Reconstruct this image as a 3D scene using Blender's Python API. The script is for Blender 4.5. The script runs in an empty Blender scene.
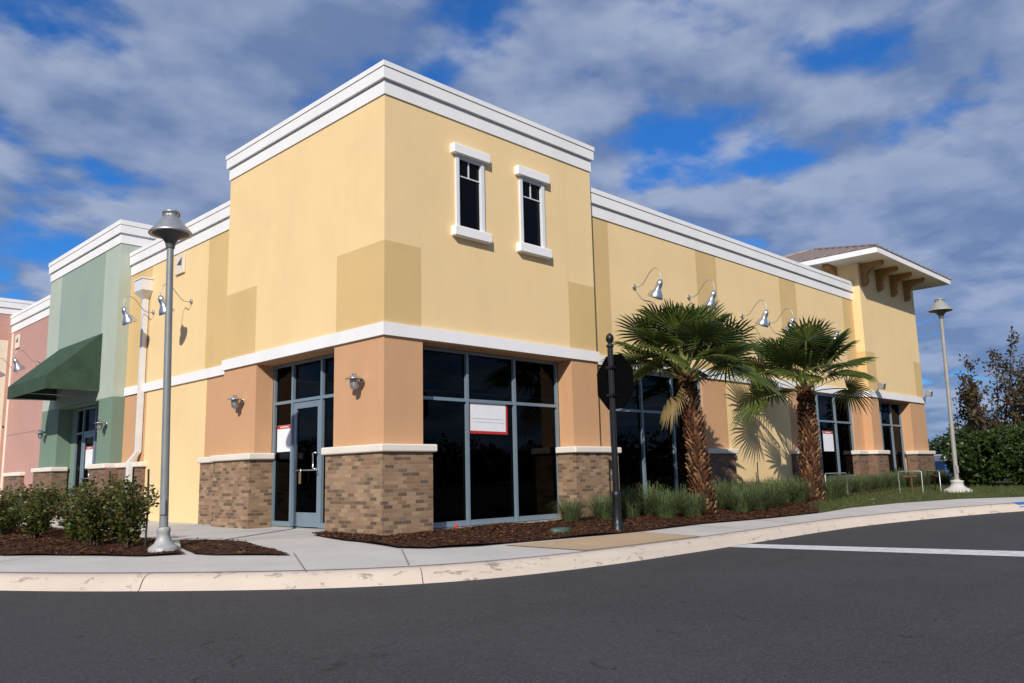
import bpy, bmesh, math, random
import numpy as np
from mathutils import Vector, Matrix
from mathutils.geometry import delaunay_2d_cdt

random.seed(7)
rng = np.random.default_rng(11)
scene = bpy.context.scene
COL = scene.collection
PI = math.pi
R = math.radians

# ------------------------------------------------------------------ materials
def new_mat(name):
    m = bpy.data.materials.new(name)
    m.use_nodes = True
    nt = m.node_tree
    b = nt.nodes['Principled BSDF']
    return m, nt, b

def N(nt, kind, **kw):
    n = nt.nodes.new(kind)
    for k, v in kw.items():
        if k.startswith('i_'):
            n.inputs[k[2:].replace('_', ' ')].default_value = v
        else:
            setattr(n, k, v)
    return n

def L(nt, a, b):
    nt.links.new(a, b)

def math_node(nt, op, a, b=None, c=None, clamp=False):
    n = nt.nodes.new('ShaderNodeMath')
    n.operation = op
    n.use_clamp = clamp
    for i, v in enumerate((a, b, c)):
        if v is None:
            continue
        if isinstance(v, (int, float)):
            n.inputs[i].default_value = v
        else:
            L(nt, v, n.inputs[i])
    return n.outputs[0]

def mix_rgb(nt, fac, a, b, blend='MIX'):
    n = nt.nodes.new('ShaderNodeMix')
    n.data_type = 'RGBA'
    n.blend_type = blend
    ins = [s for s in n.inputs if s.enabled] if False else n.inputs
    fi, ai, bi = n.inputs[0], n.inputs[6], n.inputs[7]
    for s, v in ((fi, fac), (ai, a), (bi, b)):
        if isinstance(v, (int, float)):
            s.default_value = v
        elif isinstance(v, tuple):
            s.default_value = v if len(v) == 4 else (*v, 1)
        else:
            L(nt, v, s)
    return n.outputs[2]

def ramp(nt, fac, stops):
    n = nt.nodes.new('ShaderNodeValToRGB')
    e = n.color_ramp.elements
    while len(e) < len(stops):
        e.new(0.5)
    for el, (p, c) in zip(e, stops):
        el.position = p
        el.color = c if len(c) == 4 else (*c, 1)
    L(nt, fac, n.inputs[0])
    return n.outputs[0]

def obj_coord(nt):
    return N(nt, 'ShaderNodeNewGeometry').outputs['Position']

def noise(nt, vec, scale, detail=4, rough=0.55, dist=0.0):
    n = nt.nodes.new('ShaderNodeTexNoise')
    n.inputs['Scale'].default_value = scale
    n.inputs['Detail'].default_value = detail
    n.inputs['Roughness'].default_value = rough
    n.inputs['Distortion'].default_value = dist
    if vec is not None:
        L(nt, vec, n.inputs['Vector'])
    return n.outputs[0]

def scaled(nt, vec, s):
    n = nt.nodes.new('ShaderNodeMapping')
    n.inputs['Scale'].default_value = s
    L(nt, vec, n.inputs['Vector'])
    return n.outputs[0]

def bump(nt, b, height, strength=0.3, dist=0.01):
    n = nt.nodes.new('ShaderNodeBump')
    n.inputs['Strength'].default_value = strength
    n.inputs['Distance'].default_value = dist
    L(nt, height, n.inputs['Height'])
    L(nt, n.outputs[0], b.inputs['Normal'])

def dark(c, k):
    return tuple(x * k for x in c)

def stucco(name, c, var=0.05, rough=0.9):
    m, nt, b = new_mat(name)
    p = obj_coord(nt)
    n1 = noise(nt, p, 0.8, 5, 0.6)
    n2 = noise(nt, scaled(nt, p, (2.2, 2.2, 0.22)), 1.6, 4, 0.6)   # faint vertical streaks
    n3 = noise(nt, p, 55, 3, 0.6)
    f = math_node(nt, 'MULTIPLY_ADD', n1, 0.72, math_node(nt, 'MULTIPLY', n2, 0.28))
    col = ramp(nt, f, [(0.36, dark(c, 1 - 1.5 * var)), (0.5, c), (0.64, dark(c, 1 + var))])
    col = mix_rgb(nt, math_node(nt, 'MULTIPLY', n3, 0.12), col, dark(c, 0.8))
    L(nt, col, b.inputs['Base Color'])
    b.inputs['Roughness'].default_value = rough
    b.inputs['Specular IOR Level'].default_value = 0.25
    bump(nt, b, noise(nt, p, 70, 3, 0.7), 0.35, 0.006)
    return m

def plain(name, c, rough=0.5, metal=0.0, spec=0.5, var=0.06, scale=6, bumpy=0.0):
    m, nt, b = new_mat(name)
    p = obj_coord(nt)
    n1 = noise(nt, p, scale, 4, 0.6)
    L(nt, ramp(nt, n1, [(0.3, dark(c, 1 - 2 * var)), (0.7, dark(c, 1 + var))]), b.inputs['Base Color'])
    b.inputs['Roughness'].default_value = rough
    b.inputs['Metallic'].default_value = metal
    b.inputs['Specular IOR Level'].default_value = spec
    if bumpy:
        bump(nt, b, noise(nt, p, scale * 8, 4, 0.6), bumpy, 0.01)
    return m

def brick_mat(name, stops, mortar):
    m, nt, b = new_mat(name)
    p = obj_coord(nt)
    s = N(nt, 'ShaderNodeSeparateXYZ')
    L(nt, p, s.inputs[0])
    u = math_node(nt, 'SUBTRACT', s.outputs[0], s.outputs[1])
    BW, BH = 0.172, 0.0605
    v = math_node(nt, 'DIVIDE', math_node(nt, 'ADD', s.outputs[2], 10.0), BH)
    row = math_node(nt, 'FLOOR', v)
    fv = math_node(nt, 'FRACT', v)
    jit = N(nt, 'ShaderNodeTexWhiteNoise', noise_dimensions='1D')
    L(nt, row, jit.inputs['W'])
    uu = math_node(nt, 'ADD', math_node(nt, 'DIVIDE', math_node(nt, 'ADD', u, 50.0), BW),
                   math_node(nt, 'MULTIPLY_ADD', math_node(nt, 'MODULO', row, 2.0), 0.5,
                             math_node(nt, 'MULTIPLY', jit.outputs['Value'], 0.16)))
    cid = math_node(nt, 'FLOOR', uu)
    fu = math_node(nt, 'FRACT', uu)
    cmb = N(nt, 'ShaderNodeCombineXYZ')
    L(nt, cid, cmb.inputs[0]); L(nt, row, cmb.inputs[1])
    wn = N(nt, 'ShaderNodeTexWhiteNoise', noise_dimensions='2D')
    L(nt, cmb.outputs[0], wn.inputs['Vector'])
    col = ramp(nt, wn.outputs['Value'], stops)
    blot = noise(nt, p, 28, 4, 0.65)
    col = mix_rgb(nt, math_node(nt, 'MULTIPLY', blot, 0.55), col, (0.10, 0.075, 0.055))
    big = noise(nt, p, 2.3, 3, 0.5)
    col = mix_rgb(nt, math_node(nt, 'MULTIPLY', big, 0.25), col, stops[-1][1])
    # mortar mask
    eu = math_node(nt, 'MINIMUM', fu, math_node(nt, 'SUBTRACT', 1.0, fu))
    ev = math_node(nt, 'MINIMUM', fv, math_node(nt, 'SUBTRACT', 1.0, fv))
    mu = math_node(nt, 'LESS_THAN', eu, 0.022)
    mv = math_node(nt, 'LESS_THAN', ev, 0.075)
    mm = math_node(nt, 'MULTIPLY', math_node(nt, 'MAXIMUM', mu, mv), 0.8)
    col = mix_rgb(nt, mm, col, mortar)
    L(nt, col, b.inputs['Base Color'])
    b.inputs['Roughness'].default_value = 0.92
    b.inputs['Specular IOR Level'].default_value = 0.2
    h = math_node(nt, 'SUBTRACT', math_node(nt, 'MULTIPLY', noise(nt, p, 60, 3, 0.6), 0.35), mm)
    bump(nt, b, h, 0.6, 0.008)
    return m

def leaf_mat(name, stops, transl=0.25, rough=0.5, spec=0.3):
    m, nt, b = new_mat(name)
    g = N(nt, 'ShaderNodeNewGeometry')
    col = ramp(nt, g.outputs['Random Per Island'], stops)
    n1 = noise(nt, g.outputs['Position'], 2.0, 2, 0.5)
    col = mix_rgb(nt, math_node(nt, 'MULTIPLY', n1, 0.5), col, stops[0][1])
    L(nt, col, b.inputs['Base Color'])
    b.inputs['Roughness'].default_value = rough
    b.inputs['Specular IOR Level'].default_value = spec
    tr = N(nt, 'ShaderNodeBsdfTranslucent')
    L(nt, col, tr.inputs['Color'])
    mx = N(nt, 'ShaderNodeMixShader')
    mx.inputs[0].default_value = transl
    L(nt, b.outputs[0], mx.inputs[1]); L(nt, tr.outputs[0], mx.inputs[2])
    L(nt, mx.outputs[0], nt.nodes['Material Output'].inputs['Surface'])
    return m

def glass_mat(name, tint, refl=1.0):
    m, nt, b = new_mat(name)
    nt.nodes.remove(b)
    t = N(nt, 'ShaderNodeBsdfTransparent'); t.inputs[0].default_value = (*tint, 1)
    g = N(nt, 'ShaderNodeBsdfGlossy'); g.inputs['Roughness'].default_value = 0.015
    g.inputs['Color'].default_value = (0.95, 0.97, 1, 1)
    p = obj_coord(nt)
    bm = N(nt, 'ShaderNodeBump'); bm.inputs['Strength'].default_value = 0.05; bm.inputs['Distance'].default_value = 0.02
    L(nt, noise(nt, p, 1.3, 2, 0.5), bm.inputs['Height'])
    L(nt, bm.outputs[0], g.inputs['Normal'])
    fr = N(nt, 'ShaderNodeFresnel'); fr.inputs['IOR'].default_value = 1.5
    fac = math_node(nt, 'MULTIPLY', fr.outputs[0], refl, clamp=True)
    mx = N(nt, 'ShaderNodeMixShader')
    L(nt, fac, mx.inputs[0]); L(nt, t.outputs[0], mx.inputs[1]); L(nt, g.outputs[0], mx.inputs[2])
    L(nt, mx.outputs[0], nt.nodes['Material Output'].inputs['Surface'])
    return m

def ground_mat(name, c, kind):
    m, nt, b = new_mat(name)
    p = obj_coord(nt)
    b.inputs['Specular IOR Level'].default_value = 0.25
    if kind == 'asphalt':
        n1 = noise(nt, p, 0.35, 5, 0.6)
        n2 = noise(nt, p, 38, 4, 0.8)
        n3 = noise(nt, scaled(nt, p, (0.5, 2.0, 1)), 1.4, 5, 0.7)
        col = ramp(nt, n1, [(0.3, dark(c, 0.84)), (0.7, dark(c, 1.14))])
        col = mix_rgb(nt, math_node(nt, 'MULTIPLY', ramp(nt, n2, [(0.46, (0, 0, 0)), (0.72, (1, 1, 1))]), 0.5), col, dark(c, 1.9))
        sp = noise(nt, p, 3.2, 3, 0.7, 0.6)
        col = mix_rgb(nt, math_node(nt, 'MULTIPLY', ramp(nt, sp, [(0.64, (0, 0, 0)), (0.69, (1, 1, 1))]), 0.5), col, dark(c, 0.35))
        col = mix_rgb(nt, math_node(nt, 'MULTIPLY', ramp(nt, n3, [(0.5, (0, 0, 0)), (0.8, (1, 1, 1))]), 0.25), col, dark(c, 0.55))
        vo = nt.nodes.new('ShaderNodeTexVoronoi'); vo.feature = 'DISTANCE_TO_EDGE'; vo.inputs['Scale'].default_value = 0.16
        wob = nt.nodes.new('ShaderNodeVectorMath'); wob.operation = 'ADD'
        nz = nt.nodes.new('ShaderNodeTexNoise'); nz.inputs['Scale'].default_value = 1.1; nz.inputs['Detail'].default_value = 6
        L(nt, p, nz.inputs['Vector'])
        sc_ = nt.nodes.new('ShaderNodeVectorMath'); sc_.operation = 'SCALE'; sc_.inputs['Scale'].default_value = 1.4
        L(nt, nz.outputs['Color'], sc_.inputs[0]); L(nt, p, wob.inputs[0]); L(nt, sc_.outputs[0], wob.inputs[1]); L(nt, wob.outputs[0], vo.inputs['Vector'])
        ck = math_node(nt, 'LESS_THAN', vo.outputs['Distance'], 0.0016)
        ck = math_node(nt, 'MULTIPLY', ck, math_node(nt, 'GREATER_THAN', noise(nt, p, 0.5, 2, 0.5), 0.56))
        col = mix_rgb(nt, math_node(nt, 'MULTIPLY', ck, 0.6), col, dark(c, 0.3))
        gr = nt.nodes.new('ShaderNodeTexVoronoi'); gr.inputs['Scale'].default_value = 75
        L(nt, p, gr.inputs['Vector'])
        gs = nt.nodes.new('ShaderNodeSeparateColor'); L(nt, gr.outputs['Color'], gs.inputs[0])
        col = mix_rgb(nt, math_node(nt, 'MULTIPLY', math_node(nt, 'GREATER_THAN', gs.outputs[0], 0.9), 0.30), col, dark(c, 2.6))
        col = mix_rgb(nt, math_node(nt, 'MULTIPLY', math_node(nt, 'LESS_THAN', gs.outputs[0], 0.16), 0.35), col, dark(c, 0.3))
        b.inputs['Roughness'].default_value = 0.9
        bump(nt, b, n2, 0.5, 0.012)
    elif kind == 'concrete':
        n1 = noise(nt, p, 0.9, 5, 0.62)
        n2 = noise(nt, p, 6, 5, 0.7)
        col = ramp(nt, n1, [(0.3, dark(c, 0.86)), (0.7, dark(c, 1.06))])
        col = mix_rgb(nt, math_node(nt, 'MULTIPLY', ramp(nt, n2, [(0.5, (0, 0, 0)), (0.75, (1, 1, 1))]), 0.35), col, dark(c, 0.72))
        col = mix_rgb(nt, math_node(nt, 'MULTIPLY', noise(nt, p, 120, 2, 0.6), 0.25), col, dark(c, 0.7))
        b.inputs['Roughness'].default_value = 0.92
        bump(nt, b, noise(nt, p, 150, 3, 0.6), 0.3, 0.004)
    elif kind == 'kerb':
        n1 = noise(nt, p, 1.2, 5, 0.62)
        n2 = noise(nt, scaled(nt, p, (1, 1, 3)), 3.4, 5, 0.75, 0.4)
        col = ramp(nt, n1, [(0.3, dark(c, 0.9)), (0.7, dark(c, 1.05))])
        col = mix_rgb(nt, math_node(nt, 'MULTIPLY', ramp(nt, n2, [(0.575, (0, 0, 0)), (0.64, (1, 1, 1))]), 0.7), col, (0.12, 0.09, 0.065))
        col = mix_rgb(nt, math_node(nt, 'MULTIPLY', noise(nt, p, 45, 3, 0.6), 0.3), col, (c[0] * 0.75, c[1] * 0.68, c[2] * 0.6))
        b.inputs['Roughness'].default_value = 0.92
        bump(nt, b, noise(nt, p, 90, 3, 0.6), 0.35, 0.006)
    elif kind == 'mulch':
        n1 = noise(nt, p, 22, 4, 0.75)
        n2 = noise(nt, p, 1.1, 3, 0.6)
        col = ramp(nt, n1, [(0.34, dark(c, 0.25)), (0.5, c), (0.68, dark(c, 2.2))])
        col = mix_rgb(nt, math_node(nt, 'MULTIPLY', n2, 0.6), col, dark(c, 0.55))
        b.inputs['Roughness'].default_value = 0.95
        bump(nt, b, noise(nt, p, 30, 4, 0.8), 1.0, 0.05)
    elif kind == 'grass':
        n1 = noise(nt, p, 1.3, 5, 0.65)
        n2 = noise(nt, p, 40, 3, 0.7)
        col = ramp(nt, n1, [(0.3, dark(c, 0.7)), (0.55, c), (0.75, (c[0] * 1.7, c[1] * 1.25, c[2] * 1.1))])
        col = mix_rgb(nt, math_node(nt, 'MULTIPLY', n2, 0.5), col, dark(c, 0.4))
        b.inputs['Roughness'].default_value = 0.95
        bump(nt, b, n2, 0.8, 0.04)
    L(nt, col, b.inputs['Base Color'])
    return m

YEL = (0.845, 0.618, 0.325)
M = {}
M['yellow'] = stucco('yellow_stucco', YEL, 0.028)
M['tan'] = stucco('tan_stucco', (0.67, 0.465, 0.21), 0.035)
M['orange'] = stucco('terracotta_stucco', (0.585, 0.335, 0.18), 0.035)
M['white'] = stucco('white_trim', (0.84, 0.82, 0.81), 0.04)
M['cap'] = stucco('cream_cast_stone', (0.76, 0.69, 0.60), 0.05)
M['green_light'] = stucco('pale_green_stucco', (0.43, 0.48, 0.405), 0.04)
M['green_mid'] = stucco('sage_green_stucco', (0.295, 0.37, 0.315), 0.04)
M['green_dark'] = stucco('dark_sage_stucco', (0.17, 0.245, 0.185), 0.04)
M['pink'] = stucco('pink_stucco', (0.50, 0.285, 0.24), 0.04)
M['cream'] = stucco('cream_stucco', (0.74, 0.65, 0.52), 0.04)
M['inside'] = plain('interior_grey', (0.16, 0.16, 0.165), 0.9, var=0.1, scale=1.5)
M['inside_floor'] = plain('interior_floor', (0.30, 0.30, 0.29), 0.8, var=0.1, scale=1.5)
M['brick'] = brick_mat('mixed_brick', [(0.0, (0.085, 0.06, 0.043)), (0.17, (0.14, 0.094, 0.064)), (0.28, (0.25, 0.155, 0.095)), (0.45, (0.38, 0.24, 0.145)),
                                       (0.58, (0.27, 0.155, 0.092)), (0.72, (0.33, 0.21, 0.125)), (0.88, (0.47, 0.325, 0.20)), (1.0, (0.37, 0.235, 0.14))], (0.31, 0.23, 0.16))
M['brick_red'] = brick_mat('brown_brick', [(0.0, (0.075, 0.05, 0.038)), (0.3, (0.18, 0.105, 0.07)), (0.7, (0.29, 0.165, 0.105)), (1.0, (0.22, 0.13, 0.085))], (0.25, 0.19, 0.14))
M['frame'] = plain('blue_grey_aluminium', (0.25, 0.325, 0.385), 0.40, 0.35, 0.5, 0.04, 3)
M['winframe'] = plain('white_window_frame', (0.72, 0.73, 0.75), 0.5, 0, 0.4, 0.03)
M['glass'] = glass_mat('tinted_glass', (0.13, 0.15, 0.155), 0.27)
M['black_glass'] = plain('black_window_glass', (0.002, 0.002, 0.003), 0.12, 0, 0.12, 0.02)
M['steel'] = plain('brushed_steel', (0.62, 0.63, 0.65), 0.28, 0.95, 0.5, 0.05, 12)
M['galv'] = plain('galvanised_metal', (0.44, 0.44, 0.44), 0.42, 0.7, 0.5, 0.1, 9)
M['pole'] = plain('grey_pole_paint', (0.25, 0.265, 0.26), 0.42, 0.25, 0.5, 0.06, 5)
M['pole_base'] = plain('pale_base_paint', (0.40, 0.40, 0.385), 0.5, 0.1, 0.4, 0.1, 6)
M['pole_far'] = plain('buff_pole_paint', (0.33, 0.32, 0.29), 0.5, 0.1, 0.5, 0.06, 5)
M['lamp_dark'] = plain('lamp_underside', (0.12, 0.12, 0.115), 0.6, 0.2, 0.4, 0.06)
M['lens'] = plain('frosted_lens', (0.55, 0.56, 0.54), 0.3, 0, 0.5, 0.03)
M['pipe'] = plain('white_downpipe', (0.74, 0.72, 0.71), 0.5, 0, 0.4, 0.04, 3)
M['awning'] = plain('green_canvas', (0.045, 0.080, 0.052), 0.85, 0, 0.2, 0.12, 3, 0.15)
M['iron'] = plain('black_iron', (0.012, 0.013, 0.015), 0.42, 0.2, 0.5, 0.1, 8)
M['signback'] = plain('black_sign_back', (0.0025, 0.0025, 0.003), 0.9, 0, 0.05, 0.1, 6)
M['signred'] = plain('red_sign_face', (0.45, 0.02, 0.02), 0.5)
M['paper'] = plain('white_paper', (0.80, 0.80, 0.82), 0.8, 0, 0.2, 0.02)
M['red'] = plain('red_print', (0.52, 0.035, 0.03), 0.7, 0, 0.2, 0.04)
M['greyink'] = plain('grey_print', (0.45, 0.45, 0.50), 0.8, 0, 0.2, 0.04)
M['brass'] = plain('brass', (0.62, 0.42, 0.15), 0.35, 0.9, 0.5)
M['roof'] = plain('brown_metal_roof', (0.34, 0.27, 0.23), 0.45, 0.25, 0.5, 0.05, 2)
M['corbel'] = plain('brown_corbel', (0.36, 0.20, 0.075), 0.8, 0, 0.2, 0.12, 7)
M['soffit'] = stucco('soffit_white', (0.72, 0.70, 0.66), 0.03)
M['asphalt'] = ground_mat('asphalt', (0.052, 0.050, 0.0525), 'asphalt')
M['concrete'] = ground_mat('concrete', (0.55, 0.52, 0.485), 'concrete')
M['concrete_tan'] = ground_mat('tan_concrete', (0.48, 0.35, 0.215), 'concrete')
M['kerb'] = ground_mat('kerb_concrete', (0.60, 0.51, 0.425), 'kerb')
M['joint'] = plain('joint_dark', (0.20, 0.17, 0.14), 0.95)
M['mulch'] = ground_mat('mulch', (0.070, 0.028, 0.016), 'mulch')
M['lawn'] = ground_mat('lawn', (0.085, 0.11, 0.03), 'grass')
M['field'] = ground_mat('field', (0.07, 0.085, 0.035), 'grass')
M['paint'] = plain('road_paint', (0.62, 0.61, 0.61), 0.8, 0, 0.3, 0.12, 9)
M['bluepaint'] = plain('blue_paint', (0.03, 0.13, 0.45), 0.7, 0, 0.3, 0.1, 9)
M['chip'] = leaf_mat('mulch_chip', [(0.0, (0.035, 0.014, 0.008)), (0.5, (0.10, 0.040, 0.018)), (0.9, (0.19, 0.085, 0.035)), (1.0, (0.30, 0.17, 0.08))], 0.0, 0.9, 0.1)
M['shrub'] = leaf_mat('shrub_leaf', [(0.0, (0.04, 0.058, 0.014)), (0.5, (0.095, 0.12, 0.022)), (0.85, (0.18, 0.18, 0.038)), (1.0, (0.24, 0.10, 0.04))], 0.3, 0.4, 0.45)
M['hedge'] = leaf_mat('hedge_leaf', [(0.0, (0.018, 0.035, 0.010)), (0.6, (0.045, 0.08, 0.016)), (1.0, (0.09, 0.125, 0.025))], 0.25, 0.4, 0.4)
M['palm'] = leaf_mat('palm_leaf', [(0.0, (0.038, 0.064, 0.012)), (0.6, (0.08, 0.118, 0.021)), (1.0, (0.16, 0.18, 0.036))], 0.36, 0.42, 0.4)
M['palm_dead'] = leaf_mat('palm_dead_leaf', [(0.0, (0.20, 0.14, 0.06)), (1.0, (0.34, 0.25, 0.11))], 0.25, 0.7, 0.2)
M['petiole'] = plain('palm_petiole', (0.19, 0.20, 0.06), 0.5, 0, 0.3, 0.1, 9)
M['boot'] = leaf_mat('palm_boot', [(0.0, (0.035, 0.017, 0.01)), (0.45, (0.10, 0.043, 0.02)), (0.8, (0.19, 0.085, 0.038)), (1.0, (0.36, 0.22, 0.12))], 0.0, 0.85, 0.15)
M['palmcore'] = plain('palm_trunk_core', (0.05, 0.025, 0.015), 0.95, 0, 0.1, 0.3, 14, 0.5)
M['blade'] = leaf_mat('ornamental_grass_blade', [(0.0, (0.055, 0.085, 0.033)), (0.5, (0.14, 0.195, 0.075)), (0.9, (0.21, 0.25, 0.11)), (1.0, (0.30, 0.25, 0.12))], 0.3, 0.5, 0.3)
M['turf'] = leaf_mat('turf_blade', [(0.0, (0.05, 0.075, 0.02)), (0.6, (0.11, 0.13, 0.035)), (1.0, (0.22, 0.19, 0.075))], 0.3, 0.6, 0.2)
M['bark'] = plain('bark', (0.10, 0.075, 0.055), 0.95, 0, 0.2, 0.3, 10, 0.5)
M['autumn'] = leaf_mat('autumn_leaf', [(0.0, (0.04, 0.05, 0.02)), (0.4, (0.075, 0.075, 0.028)), (0.6, (0.12, 0.06, 0.035)), (1.0, (0.17, 0.075, 0.045))], 0.25, 0.5, 0.3)
M['woods'] = leaf_mat('far_wood_leaf', [(0.0, (0.018, 0.03, 0.013)), (0.6, (0.035, 0.05, 0.02)), (1.0, (0.06, 0.07, 0.028))], 0.1, 0.8, 0.1)
M['stake'] = plain('dark_stake', (0.02, 0.03, 0.022), 0.7)
M['blue_van'] = plain('blue_vehicle_paint', (0.02, 0.09, 0.26), 0.4)
M['white_van'] = plain('white_vehicle_paint', (0.75, 0.75, 0.76), 0.4)
M['rubber'] = plain('tyre_rubber', (0.015, 0.015, 0.015), 0.9)
M['rust'] = plain('rusty_pipe', (0.16, 0.08, 0.05), 0.8, 0.1, 0.3, 0.2, 9)
M['valve'] = plain('green_plastic', (0.05, 0.10, 0.075), 0.6)
M['house_wall'] = stucco('grey_far_wall', (0.45, 0.44, 0.42), 0.05)

# ------------------------------------------------------------------ mesh builder
class MB:
    def __init__(s):
        s.v = []; s.f = []; s.m = []; s.sm = []
    def face(s, pts, m=0, smooth=False):
        b = len(s.v)
        s.v.extend([tuple(p) for p in pts])
        s.f.append(tuple(range(b, b + len(pts)))); s.m.append(m); s.sm.append(smooth)
    def mesh(s, verts, faces, m=0, smooth=False):
        b = len(s.v)
        s.v.extend([tuple(p) for p in verts])
        for f in faces:
            s.f.append(tuple(i + b for i in f)); s.m.append(m); s.sm.append(smooth)
    def box(s, x0, x1, y0, y1, z0, z1, m=0, mat=None):
        vs = [(x, y, z) for z in (z0, z1) for y in (y0, y1) for x in (x0, x1)]
        if mat is not None:
            vs = [mat @ Vector(p) for p in vs]
        s.mesh(vs, [(0, 2, 3, 1), (4, 5, 7, 6), (0, 1, 5, 4), (2, 6, 7, 3), (0, 4, 6, 2), (1, 3, 7, 5)], m)
    def prism(s, poly, z0, z1, m=0):
        n = len(poly)
        a = sum(poly[i][0] * poly[(i + 1) % n][1] - poly[(i + 1) % n][0] * poly[i][1] for i in range(n))
        if a < 0:
            poly = poly[::-1]
        vs = [(x, y, z0) for x, y in poly] + [(x, y, z1) for x, y in poly]
        fs = [tuple(range(n))[::-1], tuple(range(n, 2 * n))]
        fs += [(i, (i + 1) % n, n + (i + 1) % n, n + i) for i in range(n)]
        s.mesh(vs, fs, m)
    def tube(s, pts, rad, seg=10, m=0, caps=True, smooth=True):
        pts = [Vector(p) for p in pts]
        n = len(pts)
        rs = rad if isinstance(rad, (list, tuple)) else [rad] * n
        t0 = (pts[1] - pts[0]).normalized()
        ref = Vector((0, 0, 1)) if abs(t0.z) < 0.9 else Vector((1, 0, 0))
        a = t0.cross(ref).normalized()
        vs = []
        for i, p in enumerate(pts):
            t = (pts[min(i + 1, n - 1)] - pts[max(i - 1, 0)]).normalized()
            a = (a - t * a.dot(t)).normalized()
            b = t.cross(a)
            for k in range(seg):
                an = 2 * PI * k / seg
                vs.append(p + (a * math.cos(an) + b * math.sin(an)) * rs[i])
        fs = []
        for i in range(n - 1):
            for k in range(seg):
                k2 = (k + 1) % seg
                fs.append((i * seg + k, i * seg + k2, (i + 1) * seg + k2, (i + 1) * seg + k))
        s.mesh(vs, fs, m, smooth)
        if caps:
            s.mesh(vs[:seg], [tuple(range(seg))[::-1]], m)
            s.mesh(vs[-seg:], [tuple(range(seg))], m)
    def lathe(s, prof, seg=24, origin=(0, 0, 0), m=0, smooth=True, axis=None):
        """prof: list of (r, z); axis: optional 3x3/4x4 matrix applied before origin"""
        o = Vector(origin)
        vs = []
        for r, z in prof:
            for k in range(seg):
                an = 2 * PI * k / seg
                p = Vector((r * math.cos(an), r * math.sin(an), z))
                if axis is not None:
                    p = axis @ p
                vs.append(p + o)
        fs = []
        for i in range(len(prof) - 1):
            for k in range(seg):
                k2 = (k + 1) % seg
                fs.append((i * seg + k, i * seg + k2, (i + 1) * seg + k2, (i + 1) * seg + k))
        s.mesh(vs, fs, m, smooth)
    def build(s, name, mats, parent=None, bevel=0.0, seg=2):
        me = bpy.data.meshes.new(name)
        me.from_pydata(s.v, [], s.f)
        if not isinstance(mats, (list, tuple)):
            mats = [mats]
        for mt in mats:
            me.materials.append(mt)
        me.polygons.foreach_set('material_index', s.m)
        me.polygons.foreach_set('use_smooth', s.sm)
        me.update()
        if bevel > 0:
            bm = bmesh.new(); bm.from_mesh(me)
            bmesh.ops.remove_doubles(bm, verts=bm.verts, dist=1e-5)
            ed = [e for e in bm.edges if len(e.link_faces) == 2 and e.calc_face_angle(0) > 0.5]
            bmesh.ops.bevel(bm, geom=ed, offset=bevel, segments=seg, profile=0.5, affect='EDGES', clamp_overlap=True)
            bm.to_mesh(me); bm.free()
        o = bpy.data.objects.new(name, me)
        COL.objects.link(o)
        if parent is not None:
            o.parent = parent
        return o

def tag(o, label=None, cat=None, group=None, kind=None):
    if label: o['label'] = label
    if cat: o['category'] = cat
    if group: o['group'] = group
    if kind: o['kind'] = kind
    return o

def thing(name, label, cat, loc=(0, 0, 0), group=None):
    o = bpy.data.objects.new(name, None)
    o.empty_display_size = 0.3
    COL.objects.link(o)
    o.location = loc
    return tag(o, label, cat, group)

def np_mesh(name, verts, faces, mats, parent=None, midx=None):
    """verts (n,3) array, faces (m,k) array"""
    me = bpy.data.meshes.new(name)
    nv, nf, k = len(verts), len(faces), faces.shape[1]
    me.vertices.add(nv)
    me.vertices.foreach_set('co', np.asarray(verts, dtype=np.float32).ravel())
    me.loops.add(nf * k)
    me.loops.foreach_set('vertex_index', faces.astype(np.int32).ravel())
    me.polygons.add(nf)
    me.polygons.foreach_set('loop_start', np.arange(0, nf * k, k, dtype=np.int32))
    if midx is not None:
        me.polygons.foreach_set('material_index', np.asarray(midx, dtype=np.int32))
    for mt in (mats if isinstance(mats, (list, tuple)) else [mats]):
        me.materials.append(mt)
    me.update(calc_edges=True)
    me.validate()
    o = bpy.data.objects.new(name, me)
    COL.objects.link(o)
    if parent is not None:
        o.parent = parent
    return o

def copy_tree(o, parent=None):
    c = o.copy()
    COL.objects.link(c)
    if parent is not None:
        c.parent = parent
        c.matrix_parent_inverse = o.matrix_parent_inverse.copy()
    for ch in list(o.children):
        copy_tree(ch, c)
    return c

# ------------------------------------------------------------------ terrain
def sstep(a, b, x):
    t = min(1, max(0, (x - a) / (b - a)))
    return t * t * (3 - 2 * t)

def slope(x):
    return 0.22 * sstep(3, 21, x)

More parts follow.
